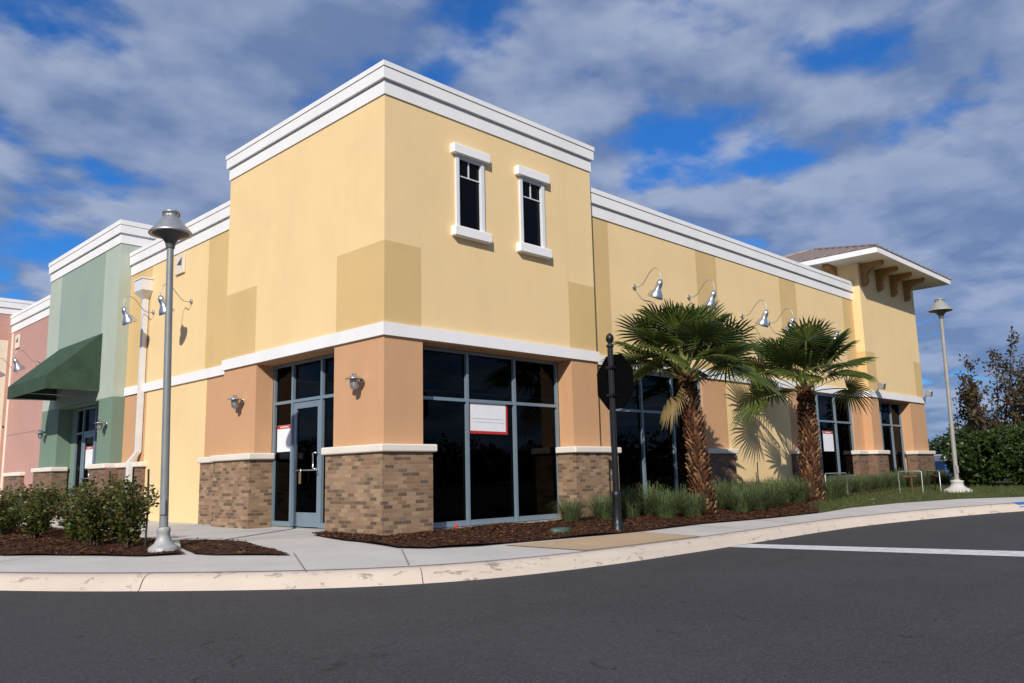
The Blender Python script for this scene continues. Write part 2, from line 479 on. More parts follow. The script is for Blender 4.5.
CURB = [(-5.95, 45), (-5.95, 20), (-5.95, 8), (-5.9, 4.5), (-5.72, 2.5), (-5.40, 1.2), (-4.95, 0.3), (-4.42, -0.55), (-3.85, -1.32), (-3.24, -2.05),
        (-2.58, -2.70), (-1.85, -3.18), (-0.95, -3.52), (0.6, -3.73), (2.8, -3.75), (4.9, -3.72), (7.8, -3.87),
        (10.45, -4.5), (12.8, -5.45), (15.5, -6.9), (19, -9.2), (24, -13), (32, -20), (45, -32)]
def catmull(P, step=0.25):
    out = []
    P = [Vector((x, y)) for x, y in P]
    for i in range(len(P) - 1):
        p0 = P[max(i - 1, 0)]; p1 = P[i]; p2 = P[i + 1]; p3 = P[min(i + 2, len(P) - 1)]
        n = max(2, int((p2 - p1).length / step))
        for k in range(n):
            t = k / n
            m1 = (p2 - p0) * 0.5 if i > 0 else (p2 - p1)
            m2 = (p3 - p1) * 0.5 if i < len(P) - 2 else (p2 - p1)
            sc = (p2 - p1).length
            m1 = m1.normalized() * sc; m2 = m2.normalized() * sc
            h = (2 * t ** 3 - 3 * t * t + 1) * p1 + (t ** 3 - 2 * t * t + t) * m1 + (-2 * t ** 3 + 3 * t * t) * p2 + (t ** 3 - t * t) * m2
            out.append(h)
    out.append(P[-1])
    return out
CP = catmull(CURB)
CPA = np.array([(p.x, p.y) for p in CP])
def curb_dist(x, y):
    a = CPA[:-1]; d = CPA[1:] - a
    q = np.array([x, y]) - a
    t = np.clip((q * d).sum(1) / (d * d).sum(1), 0, 1)
    return float(np.sqrt((((a + d * t[:, None]) - (x, y)) ** 2).sum(1).min()))
def ground(x, y):
    return slope(x) - 0.11 * (1 - min(1, curb_dist(x, y) / 2.6))
def road_z(x):
    return slope(x) - 0.26
CN = []
for i, p in enumerate(CP):
    t = (CP[min(i + 1, len(CP) - 1)] - CP[max(i - 1, 0)]).normalized()
    CN.append(Vector((-t.y, t.x)))            # inward (to the lot)

def sheet(name, poly, zfun, mat, grid=0.4, off=0.0, parent=None):
    """triangulated sheet filling a polygon, following a height function"""
    P = [Vector(p) for p in poly]
    dense = []
    for i in range(len(P)):
        a, b = P[i], P[(i + 1) % len(P)]
        n = max(1, int((b - a).length / grid))
        dense += [a + (b - a) * (k / n) for k in range(n)]
    nb = len(dense)
    xs = [p.x for p in dense]; ys = [p.y for p in dense]
    def inside(x, y):
        c = False
        j = nb - 1
        for i in range(nb):
            if (ys[i] > y) != (ys[j] > y) and x < (xs[j] - xs[i]) * (y - ys[i]) / (ys[j] - ys[i]) + xs[i]:
                c = not c
            j = i
        return c
    pts = list(dense)
    x = min(xs) + grid * 0.5
    while x < max(xs):
        y = min(ys) + grid * 0.5
        while y < max(ys):
            if inside(x, y):
                pts.append(Vector((x + random.uniform(-.2, .2) * grid, y + random.uniform(-.2, .2) * grid)))
            y += grid
        x += grid
    edges = [(i, (i + 1) % nb) for i in range(nb)]
    v, e, f, *_ = delaunay_2d_cdt(pts, edges, [], 1, 1e-4)
    me = bpy.data.meshes.new(name)
    me.from_pydata([(p.x, p.y, zfun(p.x, p.y) + off) for p in v], [], [tuple(q) for q in f])
    me.materials.append(mat)
    for p in me.polygons:
        p.use_smooth = True
    bm = bmesh.new(); bm.from_mesh(me)
    bmesh.ops.recalc_face_normals(bm, faces=bm.faces)
    if sum(fc.normal.z for fc in bm.faces) < 0:
        bmesh.ops.reverse_faces(bm, faces=bm.faces)
    bm.to_mesh(me); bm.free()
    o = bpy.data.objects.new(name, me)
    COL.objects.link(o)
    if parent: o.parent = parent
    o['_inside'] = 0
    del o['_inside']
    return o, inside

# base ground reaching the horizon
g = MB(); g.face([(-2500, -2500, -0.62), (2500, -2500, -0.62), (2500, 2500, -0.62), (-2500, 2500, -0.62)])
tag(g.build('ground', M['field']), kind='structure')
# road
rb = MB()
xs = list(np.arange(-46, 3.01, 3.5)) + list(np.arange(4, 21.01, 1.0)) + list(np.arange(24, 60, 6.0))
ysr = list(np.arange(-24, 60, 6.0))
for i in range(len(xs) - 1):
    for j in range(len(ysr) - 1):
        a, b, c, d = xs[i], xs[i + 1], ysr[j], ysr[j + 1]
        rb.face([(a, c, road_z(a)), (b, c, road_z(b)), (b, d, road_z(b)), (a, d, road_z(a))], 0, True)
road = rb.build('road', M['asphalt']); tag(road, kind='structure')

# kerb: swept rolled profile in ~3 m lengths with open joints
prof = [(-0.03, -0.30), (-0.03, -0.262), (0.0, -0.245), (0.03, -0.19), (0.065, -0.145), (0.11, -0.118), (0.17, -0.105), (0.27, -0.100), (0.27, -0.32)]
kb = MB()
cum = [0.0]
for i in range(1, len(CP)):
    cum.append(cum[-1] + (CP[i] - CP[i - 1]).length)
def curb_at(s):
    i = max(0, min(len(CP) - 2, int(np.searchsorted(cum, s)) - 1))
    t = (s - cum[i]) / max(1e-6, cum[i + 1] - cum[i])
    p = CP[i].lerp(CP[i + 1], t); n = CN[i].lerp(CN[i + 1], t).normalized()
    return p, n
s0 = 0.8
while s0 < cum[-1] - 3:
    s1 = s0 + 3.05
    st = [s0 + 0.006 + (s1 - s0 - 0.012) * k / 10 for k in range(11)]
    vs = []
    for s in st:
        p, n = curb_at(s)
        for o_, z in prof:
            q = p + n * o_
            vs.append((q.x, q.y, z + slope(q.x)))
    k = len(prof)
    fs = []
    for a in range(10):
        for b in range(k - 1):
            fs.append((a * k + b, (a + 1) * k + b, (a + 1) * k + b + 1, a * k + b + 1))
    kb.mesh(vs, fs, 0, True)
    kb.mesh(vs[:k], [tuple(range(k))], 0)
    kb.mesh(vs[-k:], [tuple(range(k))[::-1]], 0)
    s0 = s1
tag(kb.build('kerb', M['kerb']), kind='structure')

# sidewalk sheet over the whole lot in front of the building
inner = [tuple(p + n * 0.268) for p, n in zip(CP, CN)]
front = [q for q in inner if q[1] < 30 and q[0] < 31][::2]
lot_poly = front + [(31, 30), (-5.6, 30)]
tag(sheet('sidewalk', lot_poly, ground, M['concrete'], 0.55)[0], kind='structure')

def along(x):                                    # inner kerb point near x on the long side
    best = min((q for q in inner if q[1] < 0.5), key=lambda q: abs(q[0] - x))
    return best
tanp = [(0.25, -2.36), (2.17, -2.48), (3.1, -2.5), (3.25, along(3.0)[1] + .01), (1.6, along(1.6)[1] + .01), (0.62, along(.6)[1] + .01)]
tag(sheet('tan_pavement_panel', tanp, ground, M['concrete_tan'], 0.4, 0.006)[0], kind='structure')

# pavement joints
jb = MB()
def joint(a, b, w=0.008, off=0.0085):
    a = Vector(a); b = Vector(b); d = (b - a).normalized(); n = Vector((-d.y, d.x)) * w
    k = max(1, int((b - a).length / 0.4))
    for i in range(k):
        p = a.lerp(b, i / k); q = a.lerp(b, (i + 1) / k)
        jb.face([(p.x - n.x, p.y - n.y, ground(p.x, p.y) + off), (q.x - n.x, q.y - n.y, ground(q.x, q.y) + off),
                 (q.x + n.x, q.y + n.y, ground(q.x, q.y) + off), (p.x + n.x, p.y + n.y, ground(p.x, p.y) + off)])
joint((0.25, -2.36), (0.62, along(.6)[1])); joint((3.1, -2.5), (3.25, along(3.1)[1]))
joint((-2.05, -0.9), (-2.75, -2.35)); joint((-1.0, -1.75), (-1.75, -2.85)); joint((4.7, -2.4), (4.8, along(4.8)[1]))
joint((6.4, -2.7), (6.4, along(6.4)[1])); joint((8.2, -2.95), (8.3, along(8.3)[1])); joint((10.2, -2.98), (10.5, along(10.5)[1]))
joint((12.3, -3.6), (12.9, along(12.9)[1])); joint((-1.85, 1.62), (0.0, 1.55)); joint((-2.0, 3.2), (0.1, 3.2)); joint((-2.0, 5.0), (0.1, 5.0))
joint((-4.2, 2.0), (-5.2, 1.55)); joint((-1.95, 1.6), (-0.5, 0.9)); joint((-2.1, 7.0), (0.2, 7.0)); joint((-2.1, 9), (0.2, 9))
tag(jb.build('pavement_joint', M['joint']), kind='structure')

# planting beds and lawn
def mound(x, y):
    return ground(x, y) + 0.008 * math.sin(3.1 * x + 1.7 * y) + 0.008 * math.sin(5.3 * y - 2.2 * x)
bed_corner = [(-0.14, 1.44), (-0.45, 1.3), (-0.86, -0.2), (-0.97, -1.6), (-0.72, -1.95), (-0.1, -2.22), (0.9, -2.3), (2.17, -2.44),
              (3.13, -2.46), (5.0, -2.42), (6.57, -2.68), (8.47, -2.93), (8.9, -2.75), (10.5, -2.0), (14, -1.4), (19, -0.9), (25, -0.9), (25, 0.3), (5.4, 0.3), (5.2, 0.1), (0.0, 0.1), (0, 1.44)]
bed_shrub = [(-4.42, 2.55), (-4.1, 1.95), (-3.8, 1.36), (-3.36, 0.50), (-2.95, 0.2), (-2.8, 0.9), (-2.85, 1.4), (-2.37, 2.55), (-2.2, 5), (-2.2, 16), (-4.95, 16), (-4.85, 5)]
bed_tri = [(-2.88, 0.1), (-2.78, -0.2), (-2.2, -1.08), (-2.0, -0.03), (-1.86, 1.5), (-2.35, 1.8), (-2.7, 0.9)]
beds = []
for k, bp in enumerate((bed_corner, bed_shrub, bed_tri)):
    o, ins = sheet('mulch_bed', bp, mound, M['mulch'], 0.22, 0.026)
    tag(o, kind='structure'); beds.append((bp, ins))
lawn_poly = [(8.6, -2.93), (10.0, -2.93), (11.7, -3.32), (13.4, -4.05), (14.6, -5.0), (16.5, -6.2), (20, -8.6), (25, -12.4), (30.8, -17), (30.8, 29), (24.4, 29),
             (24.4, -0.72), (19, -0.72), (14, -1.22), (10.5, -1.82), (8.95, -2.5), (8.4, -2.8)]
lawn, lawn_in = sheet('lawn', lawn_poly, ground, M['lawn'], 0.5, 0.006)
tag(lawn, kind='structure')

# loose bark chips on the beds
CH_v, CH_f = [], []
for bp, ins in beds:
    xs_ = [p[0] for p in bp]; ys_ = [p[1] for p in bp]
    area = (max(xs_) - min(xs_)) * (max(ys_) - min(ys_))
    for _ in range(int(area * 260)):
        x = random.uniform(min(xs_), min(max(xs_), 12)); y = random.uniform(min(ys_), min(max(ys_), 9))
        if not ins(x, y):
            continue
        z = mound(x, y) + 0.027 + random.uniform(0.0, 0.02)
        a = random.uniform(0, PI); l = random.uniform(.010, .036); w = random.uniform(.004, .011)
        d = Vector((math.cos(a), math.sin(a), random.uniform(-.35, .35))) * l
        n = Vector((-math.sin(a), math.cos(a), random.uniform(-.4, .4))) * w
        c = Vector((x, y, z)); b = len(CH_v)
        CH_v += [c - d - n, c + d - n, c + d + n, c - d + n]; CH_f.append((b, b + 1, b + 2, b + 3))
chips = np_mesh('bark_chips', np.array([tuple(p) for p in CH_v]), np.array(CH_f), M['chip'])
tag(chips, 'loose red brown bark chips covering the planting beds', 'mulch', kind='stuff')

# grass blades of the lawn
TB_v, TB_f = [], []
for _ in range(16000):
    u = random.random()
    x = 8.8 + 14 * u * u + random.uniform(0, 2); y = random.uniform(-7.5, -0.9)
    if not lawn_in(x, y):
        continue
    z = ground(x, y) + 0.02
    a = random.uniform(0, 2 * PI); h = random.uniform(.03, .085); w = .006
    n = Vector((math.cos(a), math.sin(a), 0)) * w; ln = Vector((random.uniform(-.03, .03), random.uniform(-.03, .03), h))
    c = Vector((x, y, z)); b = len(TB_v)
    TB_v += [c - n, c + n, c + ln]; TB_f.append((b, b + 1, b + 2))
turf = np_mesh('grass_blades', np.array([tuple(p) for p in TB_v]), np.array(TB_f), M['turf'])
tag(turf, 'short patchy grass of the lawn strip beside the kerb', 'grass', kind='stuff')

# stop line and blue kerb marking
def painted(name, pts, mat, off=0.005):
    m_ = MB(); a, b, c, d = [Vector(p) for p in pts]; k = 10
    for i in range(k):
        t0, t1 = i / k, (i + 1) / k
        q = [a.lerp(d, t0), b.lerp(c, t0), b.lerp(c, t1), a.lerp(d, t1)]
        m_.face([(p.x, p.y, road_z(p.x) + off) for p in q])
    return tag(m_.build(name, mat), kind='structure')
painted('stop_line', [(3.52, -3.80), (4.10, -3.80), (5.02, -8.6), (4.28, -8.6)], M['paint'], 0.005)

# ------------------------------------------------------------------ walls
def wall(name, axis, c, thick, u0, u1, z0, z1, holes, paint, ubreaks, zbreaks, mats, parent):
    """vertical wall on plane axis=c, outside facing minus axis; paint(u, z) -> material slot; last slot is the inside"""
    us = sorted({round(x, 4) for x in [u0, u1] + list(ubreaks) + [h[0] for h in holes] + [h[1] for h in holes] if u0 <= x <= u1})
    zs = sorted({round(x, 4) for x in [z0, z1] + list(zbreaks) + [h[2] for h in holes] + [h[3] for h in holes] if z0 <= x <= z1})
    def P(u, d, z):
        return (c + d, u, z) if axis == 'X' else (u, c + d, z)
    def solid(i, j):
        if i < 0 or j < 0 or i >= len(us) - 1 or j >= len(zs) - 1:
            return False
        um, zm = (us[i] + us[i + 1]) / 2, (zs[j] + zs[j + 1]) / 2
        return not any(h[0] < um < h[1] and h[2] < zm < h[3] for h in holes)
    mb = MB(); ins = len(mats) - 1
    for i in range(len(us) - 1):
        for j in range(len(zs) - 1):
            if not solid(i, j):
                continue
            a, b, e, f = us[i], us[i + 1], zs[j], zs[j + 1]
            m = paint((a + b) / 2, (e + f) / 2)
            fr = [P(a, 0, e), P(b, 0, e), P(b, 0, f), P(a, 0, f)]
            bk = [P(a, thick, e), P(a, thick, f), P(b, thick, f), P(b, thick, e)]
            if axis == 'X':
                fr.reverse(); bk.reverse()
            mb.face(fr, m); mb.face(bk, ins)
            if not solid(i - 1, j): mb.face([P(a, 0, e), P(a, 0, f), P(a, thick, f), P(a, thick, e)], m)
            if not solid(i + 1, j): mb.face([P(b, 0, e), P(b, thick, e), P(b, thick, f), P(b, 0, f)], m)
            if not solid(i, j - 1): mb.face([P(a, 0, e), P(a, thick, e), P(b, thick, e), P(b, 0, e)], m)
            if not solid(i, j + 1): mb.face([P(a, 0, f), P(b, 0, f), P(b, thick, f), P(a, thick, f)], m)
    return mb.build(name, mats, parent)

def frame_xform(axis, c):
    """maps local (u, d, z) to world: axis 'Y' u=x, depth d -> +y ; axis 'X' u=y, depth d -> +x"""
    if axis == 'Y':
        return lambda u, d, z: (u, c + d, z)
    return lambda u, d, z: (c + d, u, z)

def fbox(mb, X, u0, u1, d0, d1, z0, z1, m=0):
    p = [X(u, d, z) for z in (z0, z1) for d in (d0, d1) for u in (u0, u1)]
    x = [q[0] for q in p]; y = [q[1] for q in p]
    mb.box(min(x), max(x), min(y), max(y), z0, z1, m)

def storefront(parent, axis, c, u0, u1, zb, zt, mull, transom, mw=0.056, dep=0.11, skip=()):
    """aluminium storefront: frame, mullions, transom, one pane object per light"""
    X = frame_xform(axis, c)
    fr = MB()
    fbox(fr, X, u0, u0 + mw, 0, dep, zb, zt); fbox(fr, X, u1 - mw, u1, 0, dep, zb, zt)
    cols = [u0 + mw] + [x for mu in mull for x in (mu - mw / 2, mu + mw / 2)] + [u1 - mw]
    for mu in mull:
        fbox(fr, X, mu - mw / 2, mu + mw / 2, -0.006, dep + .004, zb, zt)
    for k in range(0, len(cols), 2):
        a, b = cols[k], cols[k + 1]
        fbox(fr, X, a, b, 0.003, dep - .003, zt - mw, zt)
        fbox(fr, X, a, b, 0.003, dep - .003, transom - mw / 2, transom + mw / 2)
        if k // 2 not in skip:
            fbox(fr, X, a, b, 0.003, dep - .003, zb, zb + 0.09)
    f = fr.build('storefront_window', M['frame'], parent)
    for k in range(0, len(cols), 2):
        a, b = cols[k], cols[k + 1]
        for (e, g_) in ((zb + 0.09, transom - mw / 2), (transom + mw / 2, zt - mw)):
            if k // 2 in skip and e < transom - 0.5:
                continue
            pm = MB(); fbox(pm, X, a + .001, b - .001, 0.05, 0.058, e + .001, g_ - .001)
            pm.build('glass_pane', M['glass'], f)
    return f

def door(parent, axis, c, u0, u1, zb, zt, pull_side):
    X = frame_xform(axis, c)
    mb = MB(); st = 0.105
    fbox(mb, X, u0, u0 + st, -0.012, 0.045, zb, zt); fbox(mb, X, u1 - st, u1, -0.012, 0.045, zb, zt)
    fbox(mb, X, u0 + st, u1 - st, -0.010, 0.043, zt - 0.11, zt); fbox(mb, X, u0 + st, u1 - st, -0.010, 0.043, zb, zb + 0.25)
    d = mb.build('door', M['frame'], parent)
    pm = MB(); fbox(pm, X, u0 + st + .001, u1 - st - .001, 0.012, 0.02, zb + 0.251, zt - 0.111)
    pm.build('glass_pane', M['glass'], d)
    h = MB()
    uh = (u0 + 0.06) if pull_side < 0 else (u1 - 0.06)
    inn = 0.13 if pull_side < 0 else -0.13
    h.tube([X(uh, -0.012, zb + 1.30), X(uh, -0.075, zb + 1.30), X(uh + inn * .5, -0.085, zb + 1.30), X(uh + inn * .5, -0.085, zb + 1.03), X(uh, -0.075, zb + 1.02), X(uh, -0.012, zb + 1.02)], 0.014, 8)
    h.build('pull_handle', M['steel'], d)
    p2 = MB()
    p2.tube([X(u0 + st * .6, -0.012, zb + 1.0), X(u0 + st * .6, -0.045, zb + 1.0), X(u1 - st * .6, -0.045, zb + 1.0), X(u1 - st * .6, -0.012, zb + 1.0)], 0.014, 8)
    p2.build('push_bar', M['steel'], d)
    l = MB(); fbox(l, X, uh - .02, uh + .02, -0.022, -0.012, zb + 0.9, zb + 0.95); l.build('lock', M['steel'], d)
    return d

def brick_base(parent, poly, sill_poly, z1, z0=-0.35, mat='brick', top=1.387):
    b = MB(); b.prism(poly, z0, z1)
    o = b.build('brick_base', M[mat], parent)
    s = MB(); s.prism(sill_poly, z1, top)
    s.build('sill', M['cap'], o, bevel=0.022, seg=2)
    return o

ZB0, ZB1 = 3.094, 3.301        # belt course
ZO = 3.072                     # top of the openings
PZ = 4.645                     # top of the tan paint panels
ZS0, ZS1 = 1.266, 1.387

# =================================================== the yellow corner store
B = thing('corner_store', 'yellow stucco corner store with brick bases, white cornices and a hip roofed tower', 'building', (2.6, 2.7, 0))
B.location = (0, 0, 0)
mY = [M['yellow'], M['tan'], M['orange'], M['inside']]
# tower, street side (plane Y=0)
def paint_tr(u, z):
    if z < ZB0: return 2
    if z < PZ and (u < 0.75 or u > 4.48): return 1
    return 0
wins = [(1.575, 2.145, 5.17, 6.49), (3.185, 3.76, 5.17, 6.49)]
wall('tower_wall', 'Y', 0.0, 0.36, 0.0, 5.293, -0.3, 7.3, [(0.775, 4.5, -0.3, ZO)] + wins, paint_tr, [0.75, 4.48], [ZB0, PZ], mY, B)
def paint_tl(u, z):
    if z < ZB0: return 2
    if z < PZ and (u < 1.36 or u > 4.15): return 1
    return 0
wall('tower_wall', 'X', 0.0, 0.36, 0.36, 5.408, -0.3, 7.3, [(1.40, 4.075, -0.3, ZO)], paint_tl, [1.36, 4.15], [ZB0, PZ], mY, B)
tb = MB(); tb.box(5.0, 5.293, 0.36, 5.408, 3.2, 7.3); tb.box(0.36, 5.0, 5.1, 5.408, 3.2, 7.3)
tb.build('tower_wall', M['yellow'], B)

def cornice(parent, poly_fn, zf0, zf1, zc0, zc1, zmid):
    m_ = MB()
    m_.prism(poly_fn(0.024), zf0, zf1)
    m_.prism(poly_fn(0.008), zf1, zc0)
    m_.prism(poly_fn(0.072), zc0, zmid)
    m_.prism(poly_fn(0.064), zmid, zmid + 0.008)
    m_.prism(poly_fn(0.088), zmid + 0.008, zc1)
    return m_.build('cornice', M['white'], parent)
rect = lambda x0, x1, y0, y1: (lambda d: [(x0 - d, y0 - d), (x1 + d, y0 - d), (x1 + d, y1 + d), (x0 - d, y1 + d)])
cornice(B, rect(0, 5.293, 0, 5.408), 7.135, 7.355, 7.39, 7.68, 7.585)

cj = MB(); cj.box(4.476, 4.484, -0.0025, 0.02, 4.65, 7.13)
cj_o = cj.build('control_joint', M['tan'], B)
# main wall, street side (plane Y=.25)
YW, XW = 0.25, 0.30
def paint_r(u, z):
    if z < ZB0:
        if u < 5.95 or 9.6 < u < 10.69 or 14.06 < u < 14.75 or u > 18.35: return 2
        return 0
    for a, b in ((5.2, 6.16), (9.65, 10.6), (14.0, 15.02), (18.3, 19.3)):
        if a < u < b: return 1
    return 0
wall('main_wall', 'Y', YW, 0.36, 5.293, 19.16, -0.3, 6.75, [(5.95, 9.60, -0.3, ZO), (14.75, 18.35, 0.55, ZO)], paint_r,
     [6.16, 9.65, 10.6, 10.69, 14.0, 14.06, 15.02, 18.3], [ZB0, PZ], mY, B)
cornice(B, lambda d: [(5.27, YW - d), (19.17, YW - d), (19.17, YW + 0.5), (5.27, YW + 0.5)], 6.30, 6.535, 6.575, 6.90, 6.79)
# main wall, side street (plane X=.30)
def paint_l(u, z):
    if z < ZB0:
        return 2 if (u < 6.83 or u > 10.1) else 0
    return 1 if (u < 6.97 or u > 10.12) else 0
wall('main_wall', 'X', XW, 0.36, 5.408, 11.52, -0.3, 6.75, [], paint_l, [6.83, 6.97, 10.1, 10.12], [ZB0, PZ], mY, B)
cornice(B, lambda d: [(XW - d, 5.39), (XW - d, 11.5), (XW + 0.5, 11.5), (XW + 0.5, 5.39)], 6.27, 6.505, 6.545, 6.87, 6.76)

# belt course pieces
def belt(parent, poly, mat='white'):
    m_ = MB(); m_.prism(poly, ZB0, ZB1); return m_.build('belt_course', M[mat], parent)
d = 0.042
belt(B, [(-d, -d), (5.293 + d, -d), (5.293 + d, 0.2), (0.2, 0.2), (0.2, 5.408 + d), (-d, 5.408 + d)])
belt(B, [(5.293 + d + .002, YW - d), (19.13, YW - d), (19.13, YW + .1), (5.293 + d + .002, YW + .1)])
belt(B, [(XW - d, 5.408 + d + .002), (XW - d, 11.5), (XW + .1, 11.5), (XW + .1, 5.408 + d + .002)])

# the far bay with the hip roof
BX0, BX1, BY = 19.10, 24.10, -0.03
def paint_b(u, z):
    if z < ZB0: return 2
    if z < 4.58 and (u < 19.88 or u > 23.4): return 1
    return 0
wall('bay_wall', 'Y', BY, 0.36, BX0, BX1, -0.3, 7.6, [(19.80, 22.62, 0.55, ZO)], paint_b, [19.88, 23.4], [ZB0, 4.58], mY, B)
def paint_bs(u, z):
    if z < ZB0: return 2
    return 1 if z < 4.58 else 0
wall('bay_wall', 'X', BX0, 0.3, BY + 0.36, 5.2, -0.3, 7.6, [], paint_bs, [], [ZB0, 4.58], mY, B)
bb = MB(); bb.box(BX1 - .3, BX1, BY + .36, 5.2, -.3, 7.6); bb.box(BX0 + .3, BX1 - .3, 4.9, 5.2, 3.2, 7.6)
bb.build('bay_wall', M['yellow'], B)
belt(B, [(BX0 - d, BY - d), (BX1 + d, BY - d), (BX1 + d, BY + .2), (BX0 - d, BY + .2)])
# hip roof
EX0, EX1, EY0, EY1, EZ = 18.12, 25.08, -1.06, 6.2, 7.50
rm = MB()
apex_x, apex_y0, apex_y1, apex_z = 21.6, 2.45, 2.75, 8.95
c0, c1, c2, c3 = Vector((EX0 - .03, EY0 - .03, EZ + .19)), Vector((EX1 + .03, EY0 - .03, EZ + .19)), Vector((EX1 + .03, EY1 + .03, EZ + .19)), Vector((EX0 - .03, EY1 + .03, EZ + .19))
A0, A1 = Vector((apex_x, apex_y0, apex_z)), Vector((apex_x, apex_y1, apex_z))
rm.face([c0, c1, A0]); rm.face([c1, c2, A1, A0]); rm.face([c2, c3, A1]); rm.face([c3, c0, A0, A1])
rm.face([c0, c3, c2, c1])
roof = rm.build('hip_roof', M['roof'], B)
sm = MB()
def seams(e0, e1, a0, a1, n):
    """standing seams running up a roof face from the eave"""
    nrm = (e1 - e0).cross(a0 - e0).normalized()
    if nrm.z < 0: nrm = -nrm
    ed = (e1 - e0).normalized()
    up = nrm.cross(ed)
    if up.z < 0: up = -up
    Lh = (a0 - e0).dot(up); L0 = (a0 - e0).dot(ed); L1 = (a1 - e0).dot(ed); W = (e1 - e0).length
    for k in range(1, n):
        x = W * k / n
        h = Lh * (x / L0) if x < L0 else (Lh if x < L1 else Lh * (W - x) / max(1e-3, W - L1))
        if h < 0.1: continue
        a = e0 + ed * x + nrm * .002; b = a + up * (h - .02); w = ed * 0.022; hh = nrm * 0.045
        sm.mesh([a - w, a + w, a + w + hh, a - w + hh, b - w, b + w, b + w + hh, b - w + hh],
                [(0, 1, 2, 3), (4, 7, 6, 5), (0, 4, 5, 1), (3, 2, 6, 7), (1, 5, 6, 2), (0, 3, 7, 4)])
seams(c0, c1, A0, A0, 17); seams(c3, c0, A1, A0, 18)
sm.build('standing_seam', M['roof'], roof)
hm = MB()
for a, b in ((c0, A0), (c1, A0), (c3, A1)):
    hm.tube([a + Vector((0, 0, .02)), b + Vector((0, 0, .02))], 0.05, 6)
hm.build('hip_cap', M['roof'], roof)
fm = MB()
fm.box(EX0, EX1, EY0, EY0 + .05, EZ - .0, EZ + .187); fm.box(EX0, EX0 + .05, EY0 + .05, EY1, EZ, EZ + .187)
fm.box(EX1 - .05, EX1, EY0 + .05, EY1, EZ, EZ + .187)
fm.build('fascia', M['white'], roof)
sf = MB(); sf.box(EX0 + .05, EX1 - .05, EY0 + .05, EY1, EZ + .02, EZ + .06); sf.build('soffit', M['soffit'], roof)
def corbel(x, y, dx, dy):
    m_ = MB(); w = 0.095
    prof_ = [(0, 0), (0.70, 0), (0.70, -0.11), (0.60, -0.15), (0.40, -0.18), (0.24, -0.26), (0.17, -0.44), (0.20, -0.58), (0.17, -0.68), (0.08, -0.74), (0.0, -0.74)]
    t = Vector((dx, dy, 0)); sd = Vector((-dy, dx, 0)) * w; o_ = Vector((x, y, EZ + .018))
    a = [o_ + t * p + Vector((0, 0, q)) - sd for p, q in prof_]; b = [o_ + t * p + Vector((0, 0, q)) + sd for p, q in prof_]
    n = len(prof_)
    m_.mesh(a + b, [tuple(range(n)), tuple(range(n, 2 * n))[::-1]] + [(i, n + i, n + (i + 1) % n, (i + 1) % n) for i in range(n)])
    m_.build('corbel', M['corbel'], B, bevel=0.008, seg=1)
for k in range(4):
    corbel(19.40 + k * 1.27, BY, 0, -1)
for k in range(3):
    corbel(BX0, 0.75 + k * 1.3, -1, 0)

# upper windows of the tower: frame, lintel, sill, glass, muntins
for (a, b, e, f) in wins:
    wm = MB()
    wm.box(a - .055, a + .018, -0.04, 0.10, e, f); wm.box(b - .018, b + .055, -0.04, 0.10, e, f)
    wm.box(a + .018, b - .018, -0.02, 0.10, f - .045, f); wm.box(a + .018, b - .018, -0.02, .10, e, e + .035)
    w_ = wm.build('window', M['winframe'], B)
    lm = MB(); lm.box(a - .155, b + .155, -0.105, 0.05, f + .005, f + .185); lm.build('lintel', M['white'], w_, bevel=0.012, seg=1)
    lm = MB(); lm.box(a - .155, b + .155, -0.115, 0.05, e - .185, e - .002); lm.build('sill', M['white'], w_, bevel=0.015, seg=1)
    pm = MB(); pm.box(a + .018, b - .018, 0.03, 0.05, e + .035, f - .045); pm.build('glass_pane', M['black_glass'], w_)
    mm = MB(); zt = f - 0.36
    mm.box(a + .018, b - .018, 0.006, 0.028, zt - .009, zt + .009); mm.box((a + b) / 2 - .009, (a + b) / 2 + .009, 0.008, 0.026, zt + .009, f - .05)
    mm.build('muntin', M['winframe'], w_)

# brick bases with cream sills
brick_base(B, [(-.109, -.109), (.885, -.109), (.885, .30), (.30, .30), (.30, 1.455), (-.109, 1.455)],
           [(-.167, -.167), (.945, -.167), (.945, .33), (.33, .33), (.33, 1.515), (-.167, 1.515)], ZS0)
brick_base(B, [(-.109, 4.03), (.36, 4.03), (.36, 5.6), (.19, 5.6), (.19, 6.30), (.18, 6.30), (.18, 5.53), (-.109, 5.53)][:3] + [(.36, 6.77), (.19, 6.77), (.19, 5.52), (-.109, 5.52)],
           [(-.167, 3.965), (.38, 3.965), (.38, 6.83), (.135, 6.83), (.135, 5.575), (-.167, 5.575)], ZS0)
brick_base(B, [(4.405, .36), (4.405, -.109), (5.40, -.109), (5.40, .14), (6.05, .14), (6.05, .36)],
           [(4.345, .36), (4.345, -.167), (5.46, -.167), (5.46, .083), (6.11, .083), (6.11, .36)], ZS0)
brick_base(B, [(9.50, .36), (9.50, .14), (10.78, .14), (10.78, .36)], [(9.44, .36), (9.44, .083), (10.84, .083), (10.84, .36)], ZS0, mat='brick_red')
brick_base(B, [(13.97, .36), (13.97, .14), (14.85, .14), (14.85, .36)], [(13.91, .36), (13.91, .083), (14.91, .083), (14.91, .36)], ZS0, mat='brick_red')
brick_base(B, [(18.25, .36), (18.25, .14), (18.99, .14), (18.99, -.139), (19.90, -.139), (19.90, .2), (19.2, .36)],
           [(18.19, .36), (18.19, .083), (18.935, .083), (18.935, -.195), (19.96, -.195), (19.96, .22), (19.2, .36)], ZS0, mat='brick_red')
brick_base(B, [(22.52, .2), (22.52, -.139), (24.21, -.139), (24.21, .4)], [(22.46, .22), (22.46, -.195), (24.27, -.195), (24.27, .4)], ZS0, mat='brick_red')
